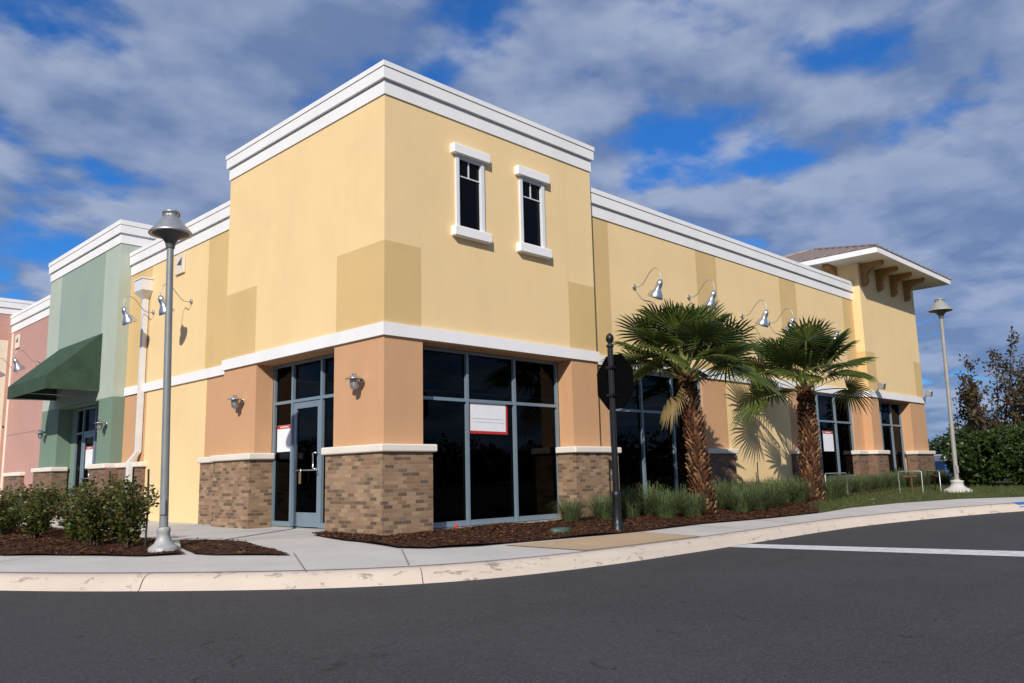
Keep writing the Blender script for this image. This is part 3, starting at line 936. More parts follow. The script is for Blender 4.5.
brick_base(B, [(XW - .11, 9.97), (XW + .2, 9.97), (XW + .2, 11.48), (XW - .11, 11.48)], [(XW - .167, 9.91), (XW + .2, 9.91), (XW + .2, 11.48), (XW - .167, 11.48)], ZS0, mat='brick_red')

# storefronts
storefront(B, 'Y', 0.365, 0.785, 4.49, 0.03, ZO - .004, [2.08, 3.27], 2.19)
sfl = storefront(B, 'X', 0.365, 1.41, 4.065, 0.03, ZO - .004, [2.36, 3.36], 2.325, skip=(1,))
door(B, 'X', 0.395, 2.397, 3.323, 0.04, 2.285, -1)
storefront(B, 'Y', 0.29, 5.96, 9.59, 0.03, ZO - .004, [7.17, 8.38], 2.19)
storefront(B, 'Y', 0.29, 14.76, 18.34, 0.555, ZO - .004, [15.95, 17.15], 2.25)
storefront(B, 'Y', 0.30, 19.81, 22.61, 0.555, ZO - .004, [20.76, 21.70], 2.27)

# inside of the shop and roof decks
im = MB()
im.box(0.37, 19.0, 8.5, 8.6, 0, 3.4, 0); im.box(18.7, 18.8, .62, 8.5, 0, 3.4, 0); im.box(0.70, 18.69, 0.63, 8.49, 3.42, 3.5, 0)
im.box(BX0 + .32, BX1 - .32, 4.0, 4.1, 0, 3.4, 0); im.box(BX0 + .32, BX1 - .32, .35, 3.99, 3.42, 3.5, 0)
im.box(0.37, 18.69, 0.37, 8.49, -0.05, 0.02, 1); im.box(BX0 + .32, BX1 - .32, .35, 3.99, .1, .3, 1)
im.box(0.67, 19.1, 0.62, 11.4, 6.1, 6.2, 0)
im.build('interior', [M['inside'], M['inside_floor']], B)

# downpipe and conductor head on the side wall
pm = MB()
Yp = 10.30
pm.box(XW - .13, XW - .02, Yp - .075, Yp + .075, 1.62, 5.45)
pm.mesh([(XW - .13, Yp - .075, 1.62), (XW - .02, Yp - .075, 1.62), (XW - .02, Yp + .075, 1.62), (XW - .13, Yp + .075, 1.62),
         (XW - .27, Yp + .02, 1.40), (XW - .17, Yp + .02, 1.40), (XW - .17, Yp + .17, 1.40), (XW - .27, Yp + .17, 1.40)],
        [(0, 1, 5, 4), (1, 2, 6, 5), (2, 3, 7, 6), (3, 0, 4, 7)])
pm.box(XW - .27, XW - .17, Yp + .02, Yp + .17, 0.12, 1.40)
pm.mesh([(XW - .27, Yp + .02, .12), (XW - .17, Yp + .02, .12), (XW - .17, Yp + .17, .12), (XW - .27, Yp + .17, .12),
         (XW - .50, Yp + .02, .04), (XW - .44, Yp + .02, -.02), (XW - .44, Yp + .17, -.02), (XW - .50, Yp + .17, .04)],
        [(0, 1, 5, 4), (1, 2, 6, 5), (2, 3, 7, 6), (3, 0, 4, 7)])
dp = pm.build('downpipe', M['pipe'], B)
hm = MB()
hm.box(XW - .27, XW - .005, Yp - .26, Yp + .26, 5.62, 5.90)
q = [(XW - .27, Yp - .26, 5.62), (XW - .005, Yp - .26, 5.62), (XW - .005, Yp + .26, 5.62), (XW - .27, Yp + .26, 5.62),
     (XW - .14, Yp - .08, 5.44), (XW - .015, Yp - .08, 5.44), (XW - .015, Yp + .08, 5.44), (XW - .14, Yp + .08, 5.44)]
hm.mesh(q, [(0, 4, 5, 1), (1, 5, 6, 2), (2, 6, 7, 3), (3, 7, 4, 0), (4, 7, 6, 5)])
hm.box(XW - .29, XW - .003, Yp - .28, Yp + .28, 5.902, 5.94)
hm.build('conductor_head', M['pipe'], dp)
# wall vent
def vent(parent, x, y, z):
    v = MB(); v.box(x - .05, x - .002, y - .24, y + .24, z - .24, z + .24)
    o_ = v.build('wall_vent', M['cream'], parent, bevel=0.01, seg=1)
    s_ = MB(); s_.mesh([(x - .056, y + .14, z), (x - .056, y - .12, z + .15), (x - .056, y - .12, z - .05), (x - .04, y + .14, z), (x - .04, y - .12, z + .15), (x - .04, y - .12, z - .05)],
                       [(0, 1, 2), (0, 3, 4, 1), (1, 4, 5, 2), (2, 5, 3, 0)])
    s_.build('vent_opening', M['lamp_dark'], o_)
vent(B, XW, 8.42, 5.97)

# =================================================== the green store
G = thing('green_store', 'sage green stucco store bay with white cornice beside the yellow corner store', 'building')
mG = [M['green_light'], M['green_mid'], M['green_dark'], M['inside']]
GY0, GY1 = 11.52, 17.32
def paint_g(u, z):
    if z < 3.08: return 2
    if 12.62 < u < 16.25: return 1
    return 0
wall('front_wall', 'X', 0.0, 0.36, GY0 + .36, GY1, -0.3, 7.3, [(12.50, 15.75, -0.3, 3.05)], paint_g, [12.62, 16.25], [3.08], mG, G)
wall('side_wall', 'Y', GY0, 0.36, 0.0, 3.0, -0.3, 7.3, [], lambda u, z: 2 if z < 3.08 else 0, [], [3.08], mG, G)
gb = MB(); gb.box(0.36, 3.0, GY1 - .3, GY1, 0, 7.3); gb.box(2.9, 3.0, GY0 + .36, GY1 - .3, 0, 7.3)
gb.build('rear_wall', M['green_light'], G)
cornice(G, rect(0, 3.0, GY0, GY1), 7.12, 7.35, 7.385, 7.73, 7.60)
brick_base(G, [(-.109, GY0 - .1), (.29, GY0 - .1), (.29, GY0 + .02), (.3, 12.58), (-.109, 12.58)], [(-.167, GY0 - .11), (.28, GY0 - .11), (.28, 12.64), (-.167, 12.64)], ZS0, mat='brick_red')
brick_base(G, [(-.109, 15.66), (.3, 15.66), (.3, 17.4), (-.109, 17.4)], [(-.167, 15.6), (.3, 15.6), (.3, 17.46), (-.167, 17.46)], ZS0, mat='brick_red')
storefront(G, 'X', 0.365, 12.51, 15.36, 0.03, 3.03, [13.75, 14.75], 2.32, skip=(1,))
jm = MB(); jm.box(0.365, 0.46, 15.361, 15.75, -.3, 3.05); jm.build('jamb_panel', M['green_dark'], G)
door(G, 'X', 0.395, 13.79, 14.71, 0.04, 2.285, -1)
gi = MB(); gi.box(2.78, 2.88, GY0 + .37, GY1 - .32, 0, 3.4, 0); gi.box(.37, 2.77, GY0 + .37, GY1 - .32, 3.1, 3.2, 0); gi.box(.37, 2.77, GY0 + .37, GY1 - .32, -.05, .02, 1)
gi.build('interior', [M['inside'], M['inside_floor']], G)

# awning on the green store
AW = thing('awning', 'dark green canvas shed awning over the green store door', 'awning', (0, 14.28, 3.3))
am = MB()
y0, y1, xo, zt, zw, zv0, zv1 = 12.53, 16.03, -1.27, 4.845, 3.32, 3.30, 3.645
def q4(a, b, c, e): am.face([Vector(p) - Vector((0, 14.28, 3.3)) for p in (a, b, c, e)])
q4((-.004, y0, zt), (xo, y0, zv1), (xo, y1, zv1), (-.004, y1, zt))
q4((xo, y0, zv1), (xo, y0, zv0), (xo, y1, zv0), (xo, y1, zv1))
am.face([Vector(p) - Vector((0, 14.28, 3.3)) for p in ((-.004, y0, zt), (-.004, y0, zw), (xo, y0, zv0), (xo, y0, zv1))])
am.face([Vector(p) - Vector((0, 14.28, 3.3)) for p in ((-.004, y1, zt), (xo, y1, zv1), (xo, y1, zv0), (-.004, y1, zw))])
canvas = am.build('canvas', M['awning'], AW)
sd = canvas.modifiers.new('thick', 'SOLIDIFY'); sd.thickness = 0.006
fr = MB()
off = Vector((0, 14.28, 3.3))
for yy in (y0 + .03, (y0 + y1) / 2, y1 - .03):
    fr.tube([Vector((-.02, yy, zt - .05)) - off, Vector((xo + .03, yy, zv1 - .04)) - off, Vector((xo + .03, yy, zv0 + .03)) - off, Vector((-.02, yy, zw)) - off], 0.014, 6)
fr.tube([Vector((xo + .03, y0 + .03, zv0 + .03)) - off, Vector((xo + .03, y1 - .03, zv0 + .03)) - off], 0.014, 6)
fr.build('awning_frame', M['galv'], AW)

# =================================================== the pink store
K = thing('pink_store', 'pink stucco store with white cornice at the left edge, past the green store', 'building')
mP = [M['pink'], M['cream'], M['inside']]
wall('front_wall', 'X', XW, 0.36, GY1, 22.6, -0.3, 6.8, [], lambda u, z: 1 if (u < 17.75 or u > 22.35) else 0, [17.75, 22.35], [], mP, K)
cornice(K, lambda d: [(XW - d, GY1 - .02), (XW - d, 22.6), (XW + 0.5, 22.6), (XW + 0.5, GY1 - .02)], 6.27, 6.505, 6.545, 6.90, 6.78)
wall('bay_wall', 'Y', 22.6, 0.36, -0.5, 3.0, -0.3, 7.0, [], lambda u, z: 1 if z < 6 and u < 0.2 else 0, [0.2], [6], mP, K)
wall('bay_wall', 'X', -0.5, 0.36, 22.96, 28, -0.3, 7.0, [], lambda u, z: 0, [], [], mP, K)
cornice(K, rect(-0.5, 3.0, 22.6, 28), 6.95, 7.15, 7.18, 7.50, 7.38)
brick_base(K, [(XW - .11, 19.85), (XW + .2, 19.85), (XW + .2, 21.75), (XW - .11, 21.75)], [(XW - .167, 19.79), (XW + .2, 19.79), (XW + .2, 21.81), (XW - .167, 21.81)], 1.20, mat='brick_red', top=1.32)
vent(K, XW, 21.7, 5.85)
jl = MB(); jl.box(XW - .004, XW + .02, 17.75, 22.35, 2.60, 2.615); jl.build('control_joint', M['joint'], K)

# =================================================== wall lamps
def gooseneck():
    t = thing('gooseneck_lamp', 'x', 'wall lamp')
    bp = MB(); bp.lathe([(0.0, 0.035), (0.05, 0.035), (0.06, 0.02), (0.06, 0.0)], 14, axis=Matrix.Rotation(R(90), 3, 'X'))
    bp.build('wall_plate', M['galv'], t)
    arm = [(0, -.02, 0), (0, -.10, -.02), (0, -.18, -.015), (0, -.26, .03), (0, -.35, .13), (0, -.44, .24), (0, -.53, .31), (0, -.62, .32), (0, -.69, .26), (0, -.725, .15), (0, -.73, .03)]
    am_ = MB(); am_.tube(arm, 0.010, 8); am_.build('arm', M['galv'], t)
    ax = Matrix.Rotation(R(25), 3, 'X')
    prof_ = [(0.0, .0), (0.032, 0.0), (0.036, -.02), (0.056, -.03), (0.07, -.10), (0.07, -.21), (0.08, -.225), (0.105, -.265), (0.15, -.33), (0.168, -.385), (0.17, -.42)]
    sh = MB(); sh.lathe(prof_, 24, origin=(0, -.73, .035), axis=ax)
    shade = sh.build('shade', M['steel'], t)
    so = shade.modifiers.new('thick', 'SOLIDIFY'); so.thickness = 0.004
    ib = MB(); ib.lathe([(0.0, -.37), (0.045, -.35), (0.06, -.32), (0.05, -.26), (0.03, -.22), (0, -.22)], 14, origin=(0, -.73, .035), axis=ax)
    ib.build('bulb', M['lens'], t)
    return t
proto = gooseneck(); first = True
goose = [('R', 7.01, 4.953, 'silver gooseneck lamp on the yellow wall above the left side of the nearest palm'),
         ('R', 9.216, 5.03, 'silver gooseneck lamp half hidden behind the top of the nearest palm'),
         ('R', 11.73, 4.88, 'silver gooseneck lamp on the yellow wall in the gap between the two palms'),
         ('R', 13.2, 4.86, 'silver gooseneck lamp at the upper left of the farther palm, beside a tan stripe'),
         ('R', 16.0, 4.80, 'silver gooseneck lamp farthest right on the yellow wall, behind the farther palm'),
         ('L', 7.757, 4.961, 'silver gooseneck lamp just left of the lamp post, on the yellow side wall'),
         ('L', 9.921, 5.05, 'silver gooseneck lamp in front of the white downpipe'),
         ('L', 19.04, 4.86, 'silver gooseneck lamp on the pink wall above the green awning'),
         ('L', 21.35, 4.86, 'silver gooseneck lamp at the left edge of the pink wall')]
for side, u, z, lab in goose:
    o = proto if first else copy_tree(proto)
    first = False
    tag(o, lab, 'wall lamp', 'gooseneck lamps on the store walls')
    if side == 'R':
        o.location = (u, YW, z)
    else:
        o.location = (XW, u, z); o.rotation_euler = (0, 0, R(-90))

def sconce():
    t = thing('wall_sconce', 'x', 'wall lamp')
    a = MB(); a.lathe([(0, .03), (.05, .03), (.055, 0)], 12, axis=Matrix.Rotation(R(90), 3, 'X')); a.tube([(0, -.02, .02), (0, -.10, .06), (0, -.16, .05)], .014, 8)
    a.build('bracket', M['galv'], t)
    c_ = MB(); c_.lathe([(0, .115), (.04, .11), (.05, .075), (.10, .05), (.165, .02), (.17, .008), (.10, .012), (0.0, .02)], 20, origin=(0, -.19, 0))
    c_.build('lamp_shade', M['steel'], t)
    b_ = MB(); b_.lathe([(.068, .012), (.07, -.02), (.068, -.13), (.055, -.165), (.03, -.18), (.0, -.182)], 16, origin=(0, -.19, 0))
    for k in range(6):
        an = k * PI / 3
        b_.tube([(.075 * math.cos(an), -.19 + .075 * math.sin(an), .012), (.075 * math.cos(an), -.19 + .075 * math.sin(an), -.14), (.0, -.19, -.195)], .005, 5)
    b_.build('lantern', M['galv'], t)
    return t
sp = sconce(); first = True
for (x, y, z, rz, lab) in [(0, 4.58, 2.42, -90, 'grey wall sconce on the orange pier left of the glass door'),
                           (0, 0.57, 2.43, -90, 'grey wall sconce on the orange corner pier right of the glass door'),
                           (0, 11.85, 2.40, -90, 'grey wall sconce on the green pier right of the awning'),
                           (0, 16.75, 2.40, -90, 'grey wall sconce on the shaded green pier under the awning')]:
    o = sp if first else copy_tree(sp)
    first = False
    tag(o, lab, 'wall lamp', 'sconces beside the shop doors')
    o.location = (x, y, z); o.rotation_euler = (0, 0, R(rz)); o.scale = (.87, .87, .87)

def floodlight():
    t = thing('floodlight', 'x', 'floodlight')
    a = MB(); a.tube([(0, 0.08, .0), (0, -.02, 0.0), (0, -.06, .08)], .02, 8); a.build('mount', M['galv'], t)
    b_ = MB(); b_.box(-.11, .11, -.22, -.03, .06, .26, 0, Matrix.Rotation(R(12), 4, 'X')); b_.build('housing', M['galv'], t, bevel=.02)
    return t
fl = floodlight()
tag(fl, 'small grey floodlight on the white belt at the left corner of the hip roofed tower', 'floodlight', 'floodlights on the far tower'); fl.location = (19.45, BY - .12, 3.30)
f2 = copy_tree(fl); tag(f2, 'small grey floodlight on the white belt at the right corner of the hip roofed tower', 'floodlight', 'floodlights on the far tower'); f2.location = (23.85, BY - .12, 3.30)

# =================================================== notices on the glass
def notice(axis, c, u0, u1, z0, z1, label, border=False, header=True, tilt=0.0, cat='notice'):
    X = frame_xform(axis, c)
    t = thing('posted_notice', label, cat, X((u0 + u1) / 2, 0, (z0 + z1) / 2))
    o0 = Vector(t.location)
    def bx_(nm, a, b, d0, d1, e, f, mat):
        m_ = MB()
        p0, p1 = Vector(X(a, d0, e)) - o0, Vector(X(b, d1, f)) - o0
        m_.box(min(p0.x, p1.x), max(p0.x, p1.x), min(p0.y, p1.y), max(p0.y, p1.y), e - o0.z, f - o0.z)
        return m_.build(nm, mat, t)
    bx_('paper', u0, u1, -0.006, 0.0, z0, z1, M['paper'])
    if header:
        bx_('red_header', u0 + .003, u1 - .003, -0.009, -0.0062, z1 - (z1 - z0) * .13, z1 - .003, M['red'])
        bx_('header_print', u0 + (u1 - u0) * .2, u0 + (u1 - u0) * .8, -0.0105, -0.0092, z1 - (z1 - z0) * .085, z1 - (z1 - z0) * .05, M['paper'])
    if border:
        w = 0.05
        bx_('red_border', u0 - w, u1 + w, -0.004, 0.0, z0 - w, z0, M['red']); bx_('red_border', u0 - w, u1 + w, -0.004, 0.0, z1, z1 + w * .6, M['red'])
        bx_('red_border', u0 - w * .5, u0, -0.004, 0.0, z0, z1, M['red']); bx_('red_border', u1, u1 + w, -0.004, 0.0, z0, z1, M['red'])
        bx_('printed_line', u0 + .04, u1 - .04, -0.0075, -0.0062, z0 + (z1 - z0) * .42, z0 + (z1 - z0) * .44, M['greyink'])
        bx_('printed_line', u0 + .03, u1 - .03, -0.0075, -0.0062, z0 + (z1 - z0) * .30, z0 + (z1 - z0) * .315, M['greyink'])
    t.rotation_euler = (0, tilt, 0) if axis == 'Y' else (tilt, 0, 0)
    return t
notice('Y', 0.405, 2.17, 3.05, 1.66, 2.17, 'white sheet with a red border taped inside the large corner window', True, False, R(0.6))
notice('X', 0.41, 3.42, 3.95, 1.40, 1.90, 'white notice with a red header left of the yellow store door')
notice('X', 0.40, 13.95, 14.5, 1.32, 1.92, 'white notice with a red header on the green store door')
notice('Y', 0.335, 16.25, 16.93, 1.36, 1.96, 'white notice with a red header in the window behind the farther palm')

# brass lock box hung on the door
lb = thing('key_lock_box', 'small brass lock box hanging at the bar of the yellow store door', 'lock box', (0.335, 2.98, 1.00))
m_ = MB(); m_.box(-.02, .012, -.03, .03, -.20, 0.0); m_.build('box', M['brass'], lb, bevel=.006, seg=1)
m_ = MB(); m_.tube([(0, -.018, 0), (0, -.018, .05), (0, 0, .07), (0, .018, .05), (0, .018, 0)], .006, 6); m_.build('shackle', M['steel'], lb)

# =================================================== street lamps
def street_lamp(loc, h, label, mat, lean, yaw, base_mat, k=1.0):
    t = thing('street_lamp', label, 'street lamp', loc, 'street lamps along the pavement')
    b_ = MB()
    b_.lathe([(.27 * k, -.12), (.27 * k, .035), (.25 * k, .05), (.17 * k, .09), (.125 * k, .15), (.115 * k, .22), (.125 * k, .23), (.125 * k, .27), (.085, .285), (.072, .30)], 28)
    b_.build('base', base_mat, t)
    p_ = MB(); p_.tube([(0, 0, .28), (0, 0, h * .5), (0, 0, h - .50)], [.056, .050, .045], 20)
    p_.build('pole', mat, t)
    hh = MB(); hh.box(-.035, .035, -.076, -.04, .46, .66); hh.build('hand_hole_cover', mat, t, bevel=.006, seg=1)
    f_ = MB(); f_.lathe([(.056, h - .53), (.062, h - .50), (.066, h - .46), (.10, h - .40), (.15, h - .36), (.20, h - .33), (.235, h - .31)], 28); f_.build('fitter', M['lamp_dark'], t)
    s_ = MB(); s_.lathe([(.25, h - .318), (.29, h - .325), (.295, h - .315), (.28, h - .29), (.21, h - .21), (.15, h - .12), (.122, h - .085), (.11, h - .08), (.11, h - .025), (.12, h - .02), (.12, h), (.10, h + .012), (0, h + .018)], 32)
    s_.build('lamp_shade', mat if mat is not M['pole'] else M['galv'], t)
    u_ = MB(); u_.lathe([(.22, h - .318), (.25, h - .318)], 32); u_.lathe([(.0, h - .30), (.25, h - .305)], 32); u_.build('reflector', M['lamp_dark'], t)
    n_ = MB()
    for q in range(8):
        an = q * PI / 4
        n_.tube([(.115 * math.cos(an), .115 * math.sin(an), h - .08), (.115 * math.cos(an), .115 * math.sin(an), h - .022)], .006, 5)
    n_.build('cap_ribs', M['lamp_dark'], t)
    t.rotation_euler = (0, lean, yaw)
    return t
# lean is about the view-crossing axis
street_lamp((-2.98, 0.82, ground(-2.98, .82) + .02), 4.66, 'tall grey street lamp standing in the mulch left of the yellow store door', M['pole'], R(-1.2), R(-38), M['pole_base'], .70)
street_lamp((15.88, -3.30, ground(15.88, -3.3) + .02), 5.10, 'pale street lamp on the lawn right of the building', M['pole_far'], R(0.75), R(-38), M['concrete'], 1.25)

# =================================================== stop sign seen from behind
sx, sy = 2.88, -2.22
S = thing('stop_sign', 'black octagonal road sign seen from behind on a black post with finial', 'road sign', (sx, sy, ground(sx, sy)))
p_ = MB()
p_.tube([(0, 0, .62), (0, 0, 2.94)], [.045, .041], 16)
for k in range(12):
    an = k * PI / 6
    p_.tube([((.045) * math.cos(an), .045 * math.sin(an), .62), (.041 * math.cos(an), .041 * math.sin(an), 2.92)], .006, 5)
p_.build('post', M['iron'], S)
p_ = MB(); p_.lathe([(.105, -.1), (.105, .06), (.092, .08), (.096, .12), (.078, .16), (.07, .20), (.065, .52), (.074, .54), (.074, .60), (.058, .63), (.044, .64)], 20); p_.build('base_sleeve', M['iron'], S)
p_ = MB(); p_.lathe([(.05, 2.93), (.062, 2.94), (.062, 2.97), (.035, 2.985), (.03, 3.0), (.055, 3.03), (.068, 3.07), (.06, 3.115), (.04, 3.145), (.018, 3.16), (0, 3.175)], 18); p_.build('finial', M['iron'], S)
az = R(-12); nx, ny = math.cos(az), math.sin(az)
def octo(rad, dist, th, mat, name):
    m_ = MB(); pts = []
    for s_ in (0, th):
        for k in range(8):
            a = PI / 8 + k * PI / 4
            u_, w_ = rad * math.cos(a), rad * math.sin(a)
            pts.append((nx * (dist + s_) - ny * u_, ny * (dist + s_) + nx * u_, 2.37 + w_))
    m_.mesh(pts, [tuple(range(8))[::-1], tuple(range(8, 16))] + [(k, (k + 1) % 8, 8 + (k + 1) % 8, 8 + k) for k in range(8)])
    return m_.build(name, mat, S)
octo(.475, .060, .02, M['signback'], 'sign_panel'); octo(.44, .0805, .003, M['signred'], 'sign_face')
m_ = MB()
for z in (2.15, 2.60):
    m_.box(-.065, .065, -.065, .065, z - .02, z + .02)
m_.build('clamp', M['iron'], S)

# =================================================== palms
def fan_frond(V, F, MI, P0, dirv, pet, blade, rs, dead=False):
    """one fan leaf: petiole curving from P0 along dirv, then a pleated split fan"""
    d = dirv.normalized()
    up = Vector((0, 0, 1))
    side = d.cross(up)
    if side.length < 1e-3: side = Vector((1, 0, 0))
    side.normalize()
    roll = rs.uniform(-.8, .8)
    side = Matrix.Rotation(roll, 3, d) @ side
    nrm = side.cross(d).normalized()
    # petiole
    sag = rs.uniform(.04, .14) * (1.6 if d.z < .3 else .7)
    pts = [P0 + d * (pet * t) - Vector((0, 0, sag * t * t * pet)) for t in (0, .33, .66, 1.0)]
    w = .018
    for i in range(3):
        a, b = pts[i], pts[i + 1]
        for o1, o2 in ((side * w, nrm * w), (nrm * w, -side * w), (-side * w, side * w)):
            b0 = len(V); V += [a + o1, a + o2, b + o2, b + o1]; F.append((b0, b0 + 1, b0 + 2, b0 + 3)); MI.append(1)
    tip = pts[-1]
    d2 = (pts[-1] - pts[-2]).normalized()
    d2 = (d2 - Vector((0, 0, rs.uniform(.05, .5) * (1 - max(0, d.z) ** 3)))).normalized()
    nrm = side.cross(d2).normalized()
    n = 30
    spread = rs.uniform(2.2, 2.75)
    cup = rs.uniform(.0, .22)
    droop = rs.uniform(.12, .30) + .25 * max(0, .5 - d.z) * (1.9 if dead else 1)
    fold = rs.uniform(-.12, .22)
    da = 2 * spread / n
    for k in range(n):
        a = -spread + da * (k + .5)
        ll = blade * (1 - .30 * (abs(a) / spread) ** 1.6) * rs.uniform(.93, 1.05)
        ca, sa = math.cos(a), math.sin(a)
        def pos(r, off, ridge):
            an = a + off
            p = d2 * math.cos(an) * r + side * math.sin(an) * r
            lift = cup * (1 - math.cos(an)) * r * .6 + fold * abs(math.sin(an)) * r
            p += nrm * (lift + ridge)
            p -= Vector((0, 0, droop * (r / blade) ** 3 * blade))
            return tip + p
        rs_ = [.03, .28 * ll, .52 * ll, .78 * ll, ll]
        hw = [da * .5, da * .5, da * .44, da * .20, 0.0]
        jit = rs.uniform(-.09, .09)
        L_, C_, R_ = [], [], []
        for r, h in zip(rs_, hw):
            jj = jit * max(0, (r / ll - .55)) * 2
            L_.append(pos(r, -h + jj, -.006)); R_.append(pos(r, h + jj, -.006)); C_.append(pos(r, jj, .018 * min(1, r / (.5 * ll)) if r < .9 * ll else 0))
        b0 = len(V)
        V += L_ + C_ + R_
        for i in range(4):
            F.append((b0 + i, b0 + 5 + i, b0 + 6 + i, b0 + 1 + i)); MI.append(2 if dead else 0)
            F.append((b0 + 5 + i, b0 + 10 + i, b0 + 11 + i, b0 + 6 + i)); MI.append(2 if dead else 0)

def palm(base, top, r0, r1, label, seed, nf, blade, extra=(), low=92, pk=1.0):
    rs = random.Random(seed)
    t = thing('fan_palm', label, 'palm tree', base, 'fan palms in the planting bed')
    b = Vector(base); T = Vector(top) - b
    H = T.length; axis = T.normalized()
    def centre(s):
        return T * s + Vector((0.05 * math.sin(s * 3), 0, 0)) * 0.6
    core = MB(); rr = []
    pts = []
    for i in range(13):
        s = i / 12
        pts.append(centre(s)); rr.append((r0 + (r1 - r0) * s ** .8) * .84)
    core.tube([Vector((pts[0].x, pts[0].y, -.15))] + pts, [rr[0] * 1.05] + rr, 20)
    trunk = core.build('trunk', M['palmcore'], t)
    # old leaf bases in spirals
    V, F = [], []
    n = int(H * 165)
    for i in range(n):
        s = (i + .5) / n
        an = i * 2.39996 + rs.uniform(-.12, .12)
        rad = (r0 + (r1 - r0) * s ** .8)
        c = centre(s)
        o = Vector((math.cos(an), math.sin(an), 0)); tg = Vector((-math.sin(an), math.cos(an), 0))
        w = rs.uniform(.018, .045); h = rs.uniform(.06, .15); out = rs.uniform(.025, .085)
        p = c + o * (rad * .82)
        lo = p - Vector((0, 0, h * .35))
        tipc = p + o * out + Vector((0, 0, h * .65)) + tg * rs.uniform(-.03, .03)
        thick = rs.uniform(.016, .03)
        vs = [lo - tg * w, lo + tg * w, tipc + tg * w * .62, tipc - tg * w * .62,
              lo - tg * w + o * thick * .3, lo + tg * w + o * thick * .3, tipc + tg * w * .55 + o * thick - Vector((0, 0, .02)), tipc - tg * w * .55 + o * thick - Vector((0, 0, .02))]
        b0 = len(V); V += vs
        for f in ((4, 5, 6, 7), (3, 2, 1, 0), (0, 4, 7, 3), (5, 1, 2, 6), (7, 6, 2, 3)):
            F.append(tuple(b0 + q for q in f))
    np_mesh('leaf_bases', np.array([tuple(v) for v in V]), np.array(F), M['boot'], trunk)
    V, F, MI = [], [], []
    top_l = centre(1.0)
    for i in range(nf):
        s = (i + .5) / nf
        an = i * 2.39996 + rs.uniform(-.25, .25)
        el = R(86) - R(low) * s ** 1.0 + rs.uniform(-.12, .12)
        dv = Vector((math.cos(an) * math.cos(el), math.sin(an) * math.cos(el), math.sin(el)))
        pl = (.94 + .16 * math.sin(PI * min(1, s * 1.1))) * rs.uniform(.82, 1.12) * pk
        fan_frond(V, F, MI, top_l + Vector((dv.x * .1, dv.y * .1, -.02 - .14 * s)), dv, pl, blade * rs.uniform(.86, 1.04) * (.9 if s < .08 else 1), rs)
    for an, el in extra:
        dv = Vector((math.cos(an) * math.cos(el), math.sin(an) * math.cos(el), math.sin(el)))
        fan_frond(V, F, MI, top_l + Vector((dv.x * .12, dv.y * .12, -.22)), dv, .5, blade * .55, rs, True)
    np_mesh('crown', np.array([tuple(v) for v in V]), np.array(F), [M['palm'], M['petiole'], M['palm_dead']], t, MI)
    return t
palm((6.82, -1.35, ground(6.82, -1.35)), (6.36, -1.38, 2.80), .245, .145, 'nearer fan palm with a shaggy brown trunk, standing before the dark storefront', 5, 32, .80, ((R(190), R(-30)),), 70, 1.0)
palm((11.52, -1.38, ground(11.5, -1.38)), (11.68, -1.36, 2.86), .275, .175, 'farther fan palm right of the tree shadow on the plain yellow wall', 23, 28, .84, (), 76, 1.12)

# =================================================== shrubs, hedge and grasses
def leaf_quads(centres, dirs, l, w, rs):
    """pointed leaf quads (two triangles folded) from arrays"""
    n = len(centres)
    a = dirs / np.linalg.norm(dirs, axis=1, keepdims=True)
    r = rs.normal(size=(n, 3)); s = np.cross(a, r); s /= np.linalg.norm(s, axis=1, keepdims=True) + 1e-9
    l = (l * rs.uniform(.7, 1.25, n))[:, None]; w = (w * rs.uniform(.75, 1.2, n))[:, None]
    p0 = centres; p1 = centres + a * l * .5 + s * w; p2 = centres + a * l; p3 = centres + a * l * .5 - s * w
    V = np.stack([p0, p1, p2, p3], 1).reshape(-1, 3)
    F = np.arange(4 * n).reshape(n, 4)
    return V, F

def shrub(name, label, cat, loc, h, rad, nst, nlv, mat, seed, group, leaf=(.06, .02), upright=.75):
    rs = np.random.default_rng(seed); pr = random.Random(seed)
    t = thing(name, label, cat, loc, group)
    st = MB(); C_, D_ = [], []
    for k in range(nst):
        an = pr.uniform(0, 2 * PI); sp_ = rad * pr.uniform(.25, 1.0)
        hh = h * pr.uniform(.6, 1.0) * (1 - .25 * (sp_ / rad) ** 2)
        e = Vector((math.cos(an) * sp_, math.sin(an) * sp_, hh))
        mid = Vector((e.x * (1 - upright) + pr.uniform(-.04, .04), e.y * (1 - upright) + pr.uniform(-.04, .04), hh * .5))
        b0 = Vector((e.x * .12, e.y * .12, -.03))
        st.tube([b0, mid, e], [.010, .007, .003], 5, caps=False)
        m = int(nlv / nst)
        for i in range(m):
            s = .12 + .9 * (i + pr.random()) / m
            s = min(s, 1)
            p = (b0 * (1 - s) ** 2 + mid * 2 * s * (1 - s) + e * s * s) if True else b0
            a2 = pr.uniform(0, 2 * PI)
            o = Vector((math.cos(a2), math.sin(a2), pr.uniform(-.1, .9)))
            C_.append(p + o * pr.uniform(0, .09 * rad / .45)); D_.append(o)
    st.build('stems', M['bark'], t)
    V, F = leaf_quads(np.array([tuple(c) for c in C_]), np.array([tuple(c) for c in D_]), leaf[0], leaf[1], rs)
    np_mesh('foliage', V, F, mat, t)
    return t
shr = [(-3.12, 1.62, .92, .40), (-3.35, 2.30, .98, .46), (-2.85, 2.75, 1.05, .46), (-3.25, 3.35, .95, .5), (-3.0, 4.2, 1.05, .5),
       (-3.4, 4.9, .95, .5), (-3.05, 5.8, 1.0, .5), (-3.5, 6.6, .95, .52), (-3.1, 7.6, 1.05, .52), (-3.6, 8.4, .95, .5)]
